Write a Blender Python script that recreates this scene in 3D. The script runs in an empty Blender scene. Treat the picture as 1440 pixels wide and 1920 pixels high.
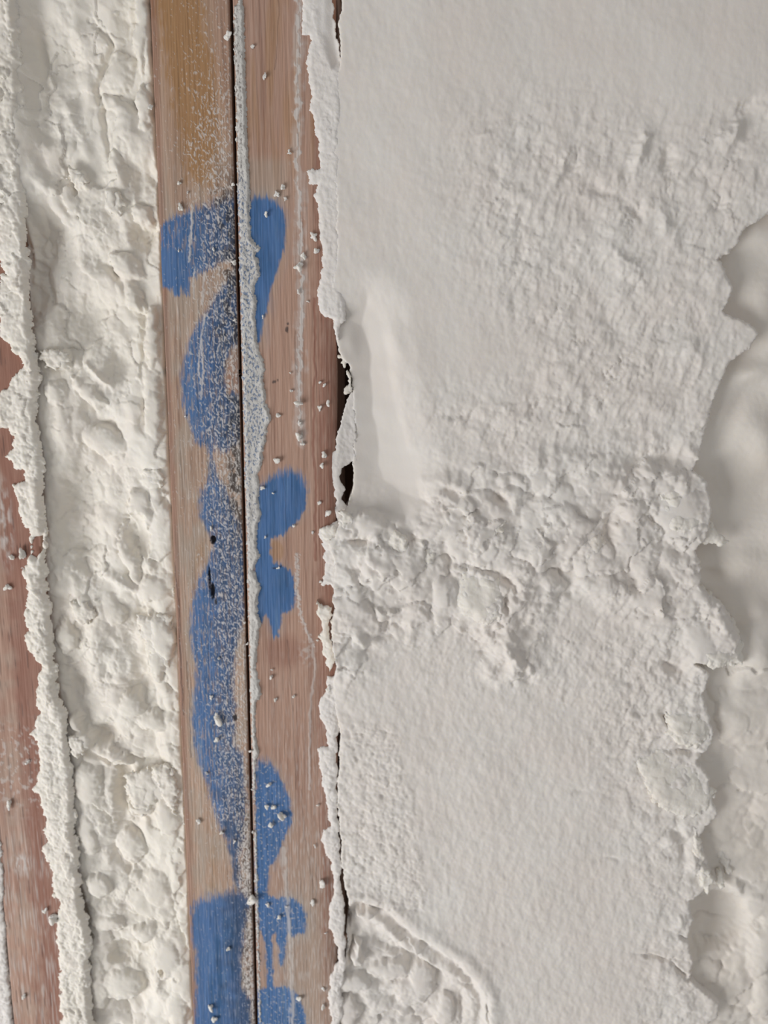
import bpy, math
import numpy as np
from mathutils import Matrix, Vector

# ------------------------------------------------------------------ camera, world, lights
S = 0.00025                      # metres per wall unit (one unit is about one image pixel at the centre)
F = 1700.0                       # focal length in pixels of the 1440x1920 frame
TILT = math.atan(F / 7707.0)
ROLL = math.atan(70.0 / 7707.0)
DC = F * S
sc = bpy.context.scene
COL = sc.collection

fwd = np.array([0, math.cos(TILT), -math.sin(TILT)])
r0 = np.array([1.0, 0, 0]); u0 = np.array([0, math.sin(TILT), math.cos(TILT)])
right = r0 * math.cos(ROLL) + u0 * math.sin(ROLL)
up = u0 * math.cos(ROLL) - r0 * math.sin(ROLL)
cpos = -fwd * DC

cd = bpy.data.cameras.new('camera')
cd.sensor_fit = 'VERTICAL'; cd.sensor_height = 24.0
cd.lens = F / 1920.0 * 24.0
cd.clip_start = 0.01; cd.clip_end = 50
cd.dof.use_dof = True; cd.dof.focus_distance = DC * 0.87; cd.dof.aperture_fstop = cd.lens / 2.6
cam = bpy.data.objects.new('camera', cd); COL.objects.link(cam)
M = Matrix(((right[0], up[0], -fwd[0], cpos[0]), (right[1], up[1], -fwd[1], cpos[1]),
            (right[2], up[2], -fwd[2], cpos[2]), (0, 0, 0, 1)))
cam.matrix_world = M
sc.camera = cam

w = bpy.data.worlds.new('room_light'); sc.world = w; w.use_nodes = True
bg = w.node_tree.nodes['Background']
bg.inputs[0].default_value = (1.0, 0.98, 0.965, 1); bg.inputs[1].default_value = 0.33

def area(name, loc, target, size, power, color):
    l = bpy.data.lights.new(name, 'AREA'); l.shape = 'RECTANGLE'; l.size = size[0]; l.size_y = size[1]
    l.energy = power; l.color = color
    o = bpy.data.objects.new(name, l); COL.objects.link(o); o.location = loc
    d = Vector(target) - Vector(loc)
    o.rotation_euler = d.to_track_quat('-Z', 'Y').to_euler()
    return o
area('window_daylight', (-1.15, -0.82, -0.66), (0.03, 0, -0.03), (0.75, 0.75), 18.5, (1.0, 0.995, 0.99))
area('cool_area_upper_right', (0.5, -1.6, 1.0), (0.0, 0, 0.0), (1.2, 1.2), 2.2, (0.90, 0.95, 1.0))  # weak, cool, unseen area light from the upper right, in front of the wall

vs = sc.view_settings
vs.view_transform = 'Standard'; vs.look = 'None'; vs.gamma = 1.0; vs.use_curve_mapping = False
vs.exposure = -0.10

# ------------------------------------------------------------------ wall coordinates
def at(px, py, h=0.0):
    """picture point -> wall coordinates (u to the right, v downwards) on the plane h units in front of the studs"""
    px = np.asarray(px, float); py = np.asarray(py, float)
    a = (px - 720) / F; b = -(py - 960) / F
    d = fwd[None, :] + a.reshape(-1, 1) * right + b.reshape(-1, 1) * up
    t = (-h * S - cpos[1]) / d[:, 1]
    p = cpos + d * t[:, None]
    u = p[:, 0] / S + 720; v = -p[:, 2] / S + 960
    return u, v
def at1(px, py, h=0.0):
    u, v = at([px], [py], h); return float(u[0]), float(v[0])
def poly(pts, h=0.0):
    a = np.array(pts, float); u, v = at(a[:, 0], a[:, 1], h)
    return np.stack([u, v], 1)
def xyz(u, v, h):
    return np.stack([(u - 720) * S, -h * S, -(v - 960) * S], -1)

# ------------------------------------------------------------------ numpy noise
def _hash(ix, iy, seed):
    n = (ix.astype(np.int64) * 374761393 + iy.astype(np.int64) * 668265263 + seed * 1442695041) & 0xffffffff
    n = ((n ^ (n >> 13)) * 1274126177) & 0xffffffff
    n = n ^ (n >> 16)
    return (n & 0xffffff) / float(0xffffff)
def noise(u, v, seed=0):
    iu = np.floor(u); iv = np.floor(v); fu = u - iu; fv = v - iv
    su = fu * fu * fu * (fu * (fu * 6 - 15) + 10); sv = fv * fv * fv * (fv * (fv * 6 - 15) + 10)
    def g(ox, oy):
        a = _hash(iu + ox, iv + oy, seed) * 2 * math.pi
        return np.cos(a) * (fu - ox) + np.sin(a) * (fv - oy)
    n0 = g(0, 0) * (1 - su) + g(1, 0) * su; n1 = g(0, 1) * (1 - su) + g(1, 1) * su
    return (n0 * (1 - sv) + n1 * sv) * 1.5
def fbm(u, v, s, o=4, seed=0, sv=None, gain=0.5):
    sv = sv or s; a = 1.0; r = 0; t = 0
    for k in range(o):
        r = r + a * noise(u / s + 17.3 * k, v / sv - 9.1 * k, seed + k * 31); t += a
        a *= gain; s /= 2.03; sv /= 2.03
    return r / t
def ridged(u, v, s, o=4, seed=0, sv=None):
    sv = sv or s; a = 1.0; r = 0; t = 0
    for k in range(o):
        r = r + a * (1 - 2 * np.abs(noise(u / s + 7.3 * k, v / sv + 3.1 * k, seed + k * 17))); t += a
        a *= 0.5; s /= 2.1; sv /= 2.1
    return r / t
def worley(u, v, s, seed=0, sv=None, jit=0.9):
    sv = sv or s
    x = u / s; y = v / sv; ix = np.floor(x); iy = np.floor(y)
    d1 = np.full(x.shape, 9.0); d2 = np.full(x.shape, 9.0); idv = np.zeros(x.shape)
    for ox in (-1, 0, 1):
        for oy in (-1, 0, 1):
            cx = ix + ox; cy = iy + oy
            px = cx + 0.5 + jit * (_hash(cx, cy, seed) - 0.5); py = cy + 0.5 + jit * (_hash(cx, cy, seed + 99) - 0.5)
            d = np.hypot(x - px, y - py); hid = _hash(cx, cy, seed + 333)
            m = d < d1
            d2 = np.where(m, d1, np.minimum(d2, d)); idv = np.where(m, hid, idv); d1 = np.where(m, d, d1)
    return d1, d2, idv
def lumps(u, v, s, seed=0, sv=None, amt=0.25):
    """rounded torn lumps, 0..1"""
    wu = u + fbm(u, v, s * 0.8, 3, seed + 5) * s * amt * 2; wv = v + fbm(u, v, s * 0.8, 3, seed + 6) * s * amt * 2
    d1, d2, idv = worley(wu, wv, s, seed, sv)
    return np.sqrt(np.clip(1 - (d1 / 0.85) ** 2, 0, 1)) * (0.45 + 0.55 * idv)
def sstep(a, b, x):
    t = np.clip((x - a) / (b - a), 0, 1); return t * t * (3 - 2 * t)
def sdf(u, v, P):
    """signed distance to a polygon, negative inside"""
    sh = u.shape; u = u.ravel(); v = v.ravel()
    d = np.full(u.shape, 1e18); ins = np.zeros(u.shape, bool); n = len(P)
    for i in range(n):
        ax, ay = P[i]; bx, by = P[(i + 1) % n]
        ex, ey = bx - ax, by - ay; wx = u - ax; wy = v - ay
        t = np.clip((wx * ex + wy * ey) / (ex * ex + ey * ey + 1e-9), 0, 1)
        d = np.minimum(d, (wx - ex * t) ** 2 + (wy - ey * t) ** 2)
        if ay != by:
            c = ((ay > v) != (by > v)) & (u < ex * (v - ay) / (by - ay) + ax); ins ^= c
    d = np.sqrt(d); d[ins] *= -1
    return d.reshape(sh)
def ldist(u, v, pts):
    """distance to an open line, and the position along it 0..1"""
    d = np.full(u.shape, 1e9); tt = np.zeros(u.shape); n = len(pts) - 1
    for i in range(n):
        ax, ay = pts[i]; bx, by = pts[i + 1]; ex, ey = bx - ax, by - ay
        t = np.clip(((u - ax) * ex + (v - ay) * ey) / (ex * ex + ey * ey + 1e-9), 0, 1)
        dd = np.hypot(u - ax - ex * t, v - ay - ey * t); m = dd < d
        d = np.where(m, dd, d); tt = np.where(m, (i + t) / n, tt)
    return d, tt
def warp(u, v, amp, s, seed):
    return u + fbm(u, v, s, 3, seed) * amp * 2, v + fbm(u, v, s, 3, seed + 50) * amp * 2

class Relief:
    """height of a foam surface over the wall, built up bump by bump"""
    def __init__(self, u, v, seed):
        self.u, self.v = u, v
        self.wu, self.wv = warp(u, v, 6, 34, seed)
        self.wu, self.wv = self.wu + fbm(u, v, 9, 2, seed + 7) * 3, self.wv + fbm(u, v, 9, 2, seed + 8) * 3
        self.h = np.zeros(u.shape); self.gain = 1.0
    def _r(self, px, py, rx, ry, rot, soft, hh=0):
        cu, cv = at1(px, py, hh)
        m = max(rx, ry) * 1.7 + 25
        sel = (np.abs(self.u - cu) < m) & (np.abs(self.v - cv) < m)
        U, V = (self.u, self.v) if soft else (self.wu, self.wv)
        x = U[sel] - cu; y = V[sel] - cv; c, s = math.cos(math.radians(rot)), math.sin(math.radians(rot))
        return sel, np.hypot((x * c + y * s) / rx, (-x * s + y * c) / ry)
    def bump(self, px, py, rx, ry, rot, a, soft=False):     # gentle swell (a>0) or dip (a<0)
        sel, r = self._r(px, py, rx, ry, rot, soft)
        self.h[sel] += a * self.gain * np.exp(-(r * 1.4) ** 2)
    def dome(self, px, py, rx, ry, rot, base, a, flat=2.0): # hard-edged lump standing up from base
        sel, r = self._r(px, py, rx, ry, rot, False)
        d = base + a * self.gain * np.clip(1 - r ** flat, 0, 1) ** 0.5 - 60 * np.clip(r - 1, 0, 9)
        self.h[sel] = np.maximum(self.h[sel], d)
    def pit(self, px, py, rx, ry, rot, base, a, flat=2.0):  # hard-edged hollow sinking from base
        sel, r = self._r(px, py, rx, ry, rot, False)
        d = base - a * np.clip(1 - r ** flat, 0, 1) ** 0.6 + 60 * np.clip(r - 1, 0, 9)
        self.h[sel] = np.minimum(self.h[sel], d)
    def crease(self, pts, wd, a, side=0.0):
        P = poly(pts); d, t = ldist(self.wu * 0.5 + self.u * 0.5, self.wv * 0.5 + self.v * 0.5, P)
        k = np.sin(np.clip(t, 0, 1) * math.pi) ** 0.4
        self.h += a * k * np.exp(-(d / wd) ** 2)

# ------------------------------------------------------------------ mesh helpers
def mesh_from(name, verts, quads, attrs=None, tris=None, smooth=True):
    me = bpy.data.meshes.new(name)
    verts = np.asarray(verts, np.float32); quads = np.asarray(quads, np.int32).reshape(-1, 4)
    nt = 0 if tris is None else len(tris)
    me.vertices.add(len(verts)); me.vertices.foreach_set('co', verts.ravel())
    loops = quads.ravel(); starts = np.arange(len(quads)) * 4; tot = np.full(len(quads), 4)
    if nt:
        loops = np.concatenate([loops, np.asarray(tris, np.int32).ravel()])
        starts = np.concatenate([starts, len(quads) * 4 + np.arange(nt) * 3]); tot = np.concatenate([tot, np.full(nt, 3)])
    me.loops.add(len(loops)); me.loops.foreach_set('vertex_index', loops.astype(np.int32))
    me.polygons.add(len(starts)); me.polygons.foreach_set('loop_start', starts.astype(np.int32))
    me.polygons.foreach_set('loop_total', tot.astype(np.int32))
    me.polygons.foreach_set('use_smooth', np.full(len(starts), smooth))
    for k, a in (attrs or {}).items():
        at_ = me.attributes.new(k, 'FLOAT', 'POINT'); at_.data.foreach_set('value', np.asarray(a, np.float32).ravel())
    me.update(calc_edges=True); me.validate()
    return me
def link(name, me, mat, parent=None, label=None):
    o = bpy.data.objects.new(name, me); COL.objects.link(o)
    if mat: me.materials.append(mat)
    if parent: o.parent = parent
    if label: o['label'] = label
    return o
def tag(o, label, cat, group=None):
    o['label'] = label; o['category'] = cat
    if group: o['group'] = group
    return o
def thing(name, label, cat, group=None):
    o = bpy.data.objects.new(name, None); COL.objects.link(o); o.empty_display_size = 0.01
    return tag(o, label, cat, group)

def sheet(name, u, v, h, mask, skirt, mat, parent=None, label=None, attrs=None, step=2.0):
    """a foam surface over a u,v grid kept where mask<0; its rim is snapped to mask=0 and turned back by skirt units"""
    nr, nc = u.shape
    idx = np.arange(nr * nc).reshape(nr, nc)
    q = np.stack([idx[:-1, :-1], idx[1:, :-1], idx[1:, 1:], idx[:-1, 1:]], -1).reshape(-1, 4)
    U = u.ravel().copy(); V = v.ravel().copy(); H = h.ravel().copy()
    if mask is not None:
        mk = mask.ravel()
        keep = (mk[q] < 0).sum(1) >= 3
        keep &= (mk[q] < step).all(1)
        q = q[keep]
        gv, gu = np.gradient(mask, step)
        g2 = np.clip(gu ** 2 + gv ** 2, 0.15, 9).ravel()
    used = np.zeros(nr * nc, bool); used[q.ravel()] = True
    # rim edges
    e = np.concatenate([q[:, [0, 1]], q[:, [1, 2]], q[:, [2, 3]], q[:, [3, 0]]])
    key = e[:, 0].astype(np.int64) * (nr * nc) + e[:, 1]; rkey = e[:, 1].astype(np.int64) * (nr * nc) + e[:, 0]
    rim = e[~np.isin(key, rkey)]
    if mask is not None:
        rv = np.unique(rim.ravel())
        mv = np.clip(mk[rv], -step, step) / g2[rv]
        inn = np.abs(mk[rv]) < step * 1.5
        U[rv] -= np.where(inn, mv * gu.ravel()[rv], 0); V[rv] -= np.where(inn, mv * gv.ravel()[rv], 0)
    remap = np.full(nr * nc, -1); ui = np.nonzero(used)[0]; remap[ui] = np.arange(len(ui))
    q = remap[q]; rim = remap[rim]; U = U[ui]; V = V[ui]; H = H[ui]
    verts = xyz(U, V, H); at_ = {k: a.ravel()[ui] for k, a in (attrs or {}).items()}
    if skirt:
        rv = np.unique(rim.ravel()); m2 = {}
        base = len(verts); back = np.full(len(verts), -1); back[rv] = base + np.arange(len(rv))
        verts = np.concatenate([verts, xyz(U[rv], V[rv], H[rv] - skirt)])
        at_ = {k: np.concatenate([a, a[rv]]) for k, a in at_.items()}
        sq = np.stack([rim[:, 1], rim[:, 0], back[rim[:, 0]], back[rim[:, 1]]], -1)
        q = np.concatenate([q, sq])
    return link(name, mesh_from(name, verts, q, at_), mat, parent, label)
def grid(u0, u1, v0, v1, step):
    uu = np.arange(u0, u1 + step, step); vv = np.arange(v0, v1 + step, step)
    return np.meshgrid(uu, vv)

# ------------------------------------------------------------------ materials
def new_mat(name):
    m = bpy.data.materials.new(name); m.use_nodes = True
    nt = m.node_tree; b = nt.nodes['Principled BSDF']
    return m, nt, b
def N(nt, t, **kw):
    n = nt.nodes.new(t)
    for k, v in kw.items():
        if k.startswith('_'): setattr(n, k[1:], v)
        else: n.inputs[k].default_value = v
    return n
def mapping(nt, scale):
    tc = nt.nodes.new('ShaderNodeTexCoord'); mp = nt.nodes.new('ShaderNodeMapping')
    mp.inputs['Scale'].default_value = scale; nt.links.new(tc.outputs['Object'], mp.inputs['Vector'])
    return mp.outputs[0]
def tex(nt, scale, sc_=1.0, det=3, rough=0.5):
    n = N(nt, 'ShaderNodeTexNoise', Scale=sc_, Detail=det, Roughness=rough)
    nt.links.new(mapping(nt, scale), n.inputs['Vector']); return n.outputs['Fac']
def ramp(nt, fac, stops):
    r = nt.nodes.new('ShaderNodeValToRGB'); cr = r.color_ramp
    cr.elements[0].position = stops[0][0]; cr.elements[0].color = (*stops[0][1], 1)
    cr.elements[1].position = stops[-1][0]; cr.elements[1].color = (*stops[-1][1], 1)
    for p, c in stops[1:-1]:
        e = cr.elements.new(p); e.color = (*c, 1)
    nt.links.new(fac, r.inputs[0]); return r.outputs[0]
def mix(nt, fac, a, b):
    m = nt.nodes.new('ShaderNodeMix'); m.data_type = 'RGBA'
    L = nt.links
    if isinstance(fac, float): m.inputs[0].default_value = fac
    else: L.new(fac, m.inputs[0])
    for i, c in ((6, a), (7, b)):
        if isinstance(c, tuple): m.inputs[i].default_value = (*c, 1)
        else: L.new(c, m.inputs[i])
    return m.outputs[2]
def math_(nt, op, a, b=0.0, clamp=False):
    m = nt.nodes.new('ShaderNodeMath'); m.operation = op; m.use_clamp = clamp
    for i, c in ((0, a), (1, b)):
        if isinstance(c, (int, float)): m.inputs[i].default_value = c
        else: nt.links.new(c, m.inputs[i])
    return m.outputs[0]
def attr(nt, name):
    a = nt.nodes.new('ShaderNodeAttribute'); a.attribute_name = name; return a.outputs['Fac']
def lin(r, g, b):
    f = lambda c: (c / 255 / 12.92) if c / 255 <= 0.04045 else ((c / 255 + 0.055) / 1.055) ** 2.4
    return (f(r), f(g), f(b))

def foam_mat(name, c1, c2, bump=0.25, sss=0.25, rough=0.8, spec=0.25, fine=1400.0):
    m, nt, b = new_mat(name)
    big = tex(nt, (22, 22, 22), 1, 3)
    col = ramp(nt, big, [(0.35, c1), (0.65, c2)])
    tint = tex(nt, (60, 60, 60), 1, 2)
    col = mix(nt, ramp(nt, tint, [(0.45, (0, 0, 0)), (0.7, (0.5, 0.5, 0.5))]), col, tuple(x * y for x, y in zip(c2, (1.0, 0.965, 0.95))))
    nt.links.new(col, b.inputs['Base Color'])
    b.inputs['Roughness'].default_value = rough
    b.inputs['Specular IOR Level'].default_value = spec
    b.inputs['Subsurface Weight'].default_value = sss
    b.inputs['Subsurface Radius'].default_value = (1.0, 0.85, 0.55)
    b.inputs['Subsurface Scale'].default_value = 0.0018
    f1 = tex(nt, (fine, fine, fine * 0.7), 1, 3, 0.6); f2 = tex(nt, (fine / 4,) * 3, 1, 3, 0.6)
    s = math_(nt, 'ADD', f1, math_(nt, 'MULTIPLY', f2, 2.0))
    bp = N(nt, 'ShaderNodeBump', Strength=bump, Distance=0.0006)
    nt.links.new(s, bp.inputs['Height']); nt.links.new(bp.outputs[0], b.inputs['Normal'])
    return m
CUT = foam_mat('shaved_foam', (0.765, 0.715, 0.665), (0.79, 0.755, 0.71), bump=0.05)
SKIN = foam_mat('uncut_foam', (0.77, 0.715, 0.645), (0.82, 0.775, 0.715), bump=0.08, rough=0.6, spec=0.35)
TORN = foam_mat('torn_foam', (0.80, 0.755, 0.69), (0.82, 0.785, 0.72), bump=0.08)
FILM = foam_mat('foam_overspray', (0.785, 0.745, 0.705), (0.825, 0.79, 0.755), bump=0.2, sss=0.15, fine=900)
BAY = foam_mat('bay_foam', (0.80, 0.755, 0.675), (0.84, 0.80, 0.73), bump=0.08, rough=0.65, spec=0.3)
CRUMB = foam_mat('foam_crumb', (0.84, 0.80, 0.74), (0.86, 0.83, 0.78), bump=0.3)

def wood_mat(name, dark, mid, light):
    m, nt, b = new_mat(name)
    g1 = tex(nt, (420, 60, 9), 1, 4, 0.6); g2 = tex(nt, (1500, 200, 26), 1, 3, 0.6); g3 = tex(nt, (60, 30, 5), 1, 3)
    base = ramp(nt, g1, [(0.30, dark), (0.5, mid), (0.72, light)])
    base = mix(nt, math_(nt, 'MULTIPLY', ramp(nt, g2, [(0.5, (0, 0, 0)), (0.75, (1, 1, 1))]), 0.5), base, dark)
    base = mix(nt, ramp(nt, g3, [(0.42, (0, 0, 0)), (0.62, (0.5, 0.5, 0.5))]), base, tuple(x * y for x, y in zip(light, (1.0, 0.92, 0.86))))
    base = mix(nt, attr(nt, 'grey'), base, lin(174, 161, 147))
    base = mix(nt, attr(nt, 'ochre'), base, mix(nt, g2, lin(176, 138, 96), lin(150, 108, 70)))
    base = mix(nt, attr(nt, 'red'), base, lin(142, 96, 80))
    pv = tex(nt, (300, 100, 20), 1, 3)
    blue = ramp(nt, pv, [(0.3, lin(50, 98, 146)), (0.55, lin(66, 112, 166)), (0.8, lin(98, 132, 168))])
    base = mix(nt, attr(nt, 'paint'), base, blue)
    base = mix(nt, attr(nt, 'deep'), base, lin(44, 88, 132))
    base = mix(nt, attr(nt, 'dark'), base, lin(40, 38, 42))
    base = mix(nt, attr(nt, 'white'), base, mix(nt, g1, lin(198, 191, 187), lin(216, 211, 206)))
    nt.links.new(base, b.inputs['Base Color'])
    b.inputs['Roughness'].default_value = 0.62; b.inputs['Specular IOR Level'].default_value = 0.3
    s = math_(nt, 'ADD', g2, math_(nt, 'MULTIPLY', g1, 0.7))
    s = math_(nt, 'ADD', s, math_(nt, 'MULTIPLY', attr(nt, 'white'), 0.8))
    bp = N(nt, 'ShaderNodeBump', Strength=0.45, Distance=0.0005)
    nt.links.new(s, bp.inputs['Height']); nt.links.new(bp.outputs[0], b.inputs['Normal'])
    return m
WOOD = wood_mat('weathered_pine', lin(140, 112, 96), lin(178, 150, 131), lin(198, 174, 156))
WOODR = wood_mat('reddish_pine', lin(140, 106, 92), lin(174, 141, 124), lin(190, 160, 144))
m_, nt_, b_ = new_mat('sheathing_board')
nt_.links.new(ramp(nt_, tex(nt_, (60, 60, 14), 1, 4), [(0.3, lin(70, 52, 40)), (0.7, lin(120, 92, 70))]), b_.inputs['Base Color'])
b_.inputs['Roughness'].default_value = 0.9
SHEATH = m_

# ------------------------------------------------------------------ setting: the sheathing behind the framing
def box_mesh(name, x0, x1, y0, y1, z0, z1):
    v = [(x, y, z) for x in (x0, x1) for y in (y0, y1) for z in (z0, z1)]
    q = [(0, 1, 3, 2), (4, 6, 7, 5), (0, 4, 5, 1), (2, 3, 7, 6), (0, 2, 6, 4), (1, 5, 7, 3)]
    return mesh_from(name, v, q, smooth=False)
o = link('wall_back', box_mesh('wall_back', -0.28, 0.38, 0.0895, 0.1015, -0.32, 0.26), SHEATH); o['kind'] = 'structure'
o['label'] = 'rough board sheathing behind the studs and foam'

# ------------------------------------------------------------------ the studs
V0, V1 = 40.0, 2140.0
UL0 = at1(281, 0)[0]; UL1 = at1(429.3, 0)[0]          # left stud of the pair
UR0 = at1(436.0, 0)[0]; UR1 = at1(629, 0)[0]          # right stud of the pair
UF1 = at1(143, 1920)[0]; UF0 = UF1 - (UL1 - UL0) - 2   # stud at the left edge of the picture
print('studs', UF0, UF1, UL0, UL1, UR0, UR1)

def stud_mesh(name, ua, ub, step, vstep, hf, masks, rl=3.0, rr=3.0, rd=None):
    rd = rd or rr
    rows = np.arange(V0, V1 + vstep, vstep)
    inner = np.arange(ua, ub + 0.01, step); inner[-1] = ub
    # section: back-left ... face ... back-right
    lu = [ua, ua, ua, ua]; lh = [-356, -200, -60, -rl]
    uu = np.concatenate([lu, inner, [ub] * 4]); hh = np.concatenate([lh, np.zeros(len(inner)), [-rd, -60, -200, -356]])
    U, V = np.meshgrid(uu, rows); H = np.tile(hh, (len(rows), 1))
    fc = np.zeros(len(uu), bool); fc[4:4 + len(inner)] = True
    dl = U - ua; dr = ub - U
    edge = -rl * (1 - np.sqrt(np.clip(1 - (1 - np.clip(dl / rl, 0, 1)) ** 2, 0, 1))) \
           - rd * (1 - np.sqrt(np.clip(1 - (1 - np.clip(dr / rr, 0, 1)) ** 2, 0, 1)))
    F_ = np.tile(fc, (len(rows), 1))
    H = np.where(F_, edge + hf(U, V), H)
    wob = fbm(U * 0, V, 90, 3, 77) * 1.0
    nr, nc = U.shape; idx = np.arange(nr * nc).reshape(nr, nc)
    q = np.stack([idx[:-1, :-1], idx[1:, :-1], idx[1:, 1:], idx[:-1, 1:]], -1).reshape(-1, 4)
    back = np.stack([idx[:-1, -1], idx[1:, -1], idx[1:, 0], idx[:-1, 0]], -1)
    q = np.concatenate([q, back])
    # end caps as a strip of quads between mirrored section points
    caps = []
    for r, fl in ((0, 1), (nr - 1, 0)):
        i, j = 0, nc - 1
        while j - i > 1:
            c = [idx[r, i], idx[r, i + 1], idx[r, j - 1], idx[r, j]] if j - 1 > i + 1 else None
            if c: caps.append(c if fl else c[::-1])
            i += 1; j -= 1
    q = np.concatenate([q, np.array(caps)])
    A = {k: np.where(F_, f, 0.0) for k, f in masks(U, V).items()}
    return mesh_from(name, xyz(U, V, H).reshape(-1, 3), q, A)

def streak(u, v, seed, s=3.2, sv=11):
    return fbm(u, v, s, 2, seed, sv=sv)
def brushy(u, v, P, soft, seed, amp=2.2, top=0, tl=60):
    """paint coverage of a polygon with a dry, fibrous rim"""
    wu = u + fbm(u, v, 14, 3, seed) * amp * 2; wv = v + fbm(u, v, 4, 3, seed + 3, sv=40) * amp * 5 * (1 - (0.85 * sstep(P[:, 1].min() + tl, P[:, 1].min() + tl * .6, v) if top else 0))
    d = sdf(wu, wv, P)
    soft = soft + top * sstep(P[:, 1].min() + tl, P[:, 1].min(), v)
    return sstep(soft, -soft * 0.8, d + fbm(u, v, 3, 2, seed + 9, sv=24) * soft * 1.2)

LP1 = poly([(305, 425), (318, 411), (345, 401), (370, 392), (392, 386), (420, 376), (446, 366), (447, 484), (428, 484), (412, 492), (397, 502), (380, 512),
            (366, 518), (356, 526), (354, 550), (348, 552), (341, 538), (336, 556), (328, 552), (321, 542), (305, 538), (299, 505), (300, 455)])
LP2 = poly([(448, 503), (432, 520), (420, 536), (405, 555), (392, 580), (374, 604), (360, 630), (350, 652), (343, 690), (340, 728), (345, 762), (358, 795),
            (366, 825), (376, 836), (384, 826), (392, 848), (394, 872), (389, 902), (379, 920), (374, 945), (378, 970), (388, 990), (398, 1010), (401, 1030),
            (390, 1055), (378, 1080), (366, 1110), (360, 1140), (357, 1185), (362, 1225), (369, 1258), (364, 1300), (360, 1350), (364, 1395), (374, 1430),
            (388, 1470), (402, 1520), (416, 1558), (429, 1580), (436, 1620), (440, 1660), (449, 1665), (447, 1610), (455, 1575), (460, 1500), (455, 1420),
            (438, 1395), (440, 1330), (436, 1270), (443, 1210), (458, 1150), (460, 1060), (456, 1000), (440, 965), (428, 930), (412, 900), (402, 878),
            (399, 850), (404, 832), (414, 848), (424, 846), (440, 834), (452, 812), (449, 740)])
LHOLE = poly([(449, 642), (434, 655), (424, 680), (420, 708), (425, 735), (449, 742)])
LP3 = poly([(361, 1702), (378, 1686), (410, 1679), (452, 1672), (470, 1690), (458, 1745), (452, 1800), (452, 1850), (470, 1875), (472, 1935), (366, 1935),
            (369, 1800), (360, 1750)])
LOCH = poly([(296, -10), (368, -10), (378, 60), (395, 120), (402, 230), (392, 340), (360, 330), (344, 240), (322, 130), (308, 50)])
RP1 = poly([(462, 382), (480, 371), (497, 369), (515, 378), (530, 396), (536, 435), (532, 470), (520, 500), (511, 530), (503, 552), (500, 580), (493, 604),
            (487, 642), (481, 642), (462, 640)])
RP2 = poly([(478, 925), (498, 905), (516, 893), (530, 886), (548, 882), (566, 896), (575, 925), (572, 955), (556, 978), (540, 990), (531, 1004), (520, 1004),
            (509, 1014), (505, 1036), (513, 1055), (536, 1063), (550, 1082), (553, 1120), (547, 1144), (531, 1147), (526, 1165), (522, 1192), (512, 1193),
            (507, 1165), (500, 1150), (490, 1164), (478, 1160)])
RP3 = poly([(480, 1428), (497, 1428), (514, 1440), (530, 1470), (543, 1500), (548, 1535), (537, 1562), (528, 1580), (519, 1610), (505, 1625), (501, 1655),
            (502, 1680), (520, 1684), (548, 1683), (566, 1698), (574, 1722), (570, 1748), (552, 1758), (540, 1748), (536, 1770), (531, 1812), (525, 1810),
            (522, 1770), (516, 1748), (509, 1752), (511, 1800), (512, 1852), (540, 1850), (558, 1866), (570, 1895), (576, 1935), (480, 1935),
            (484, 1855), (501, 1852), (499, 1770), (486, 1740), (480, 1640)])
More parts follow.
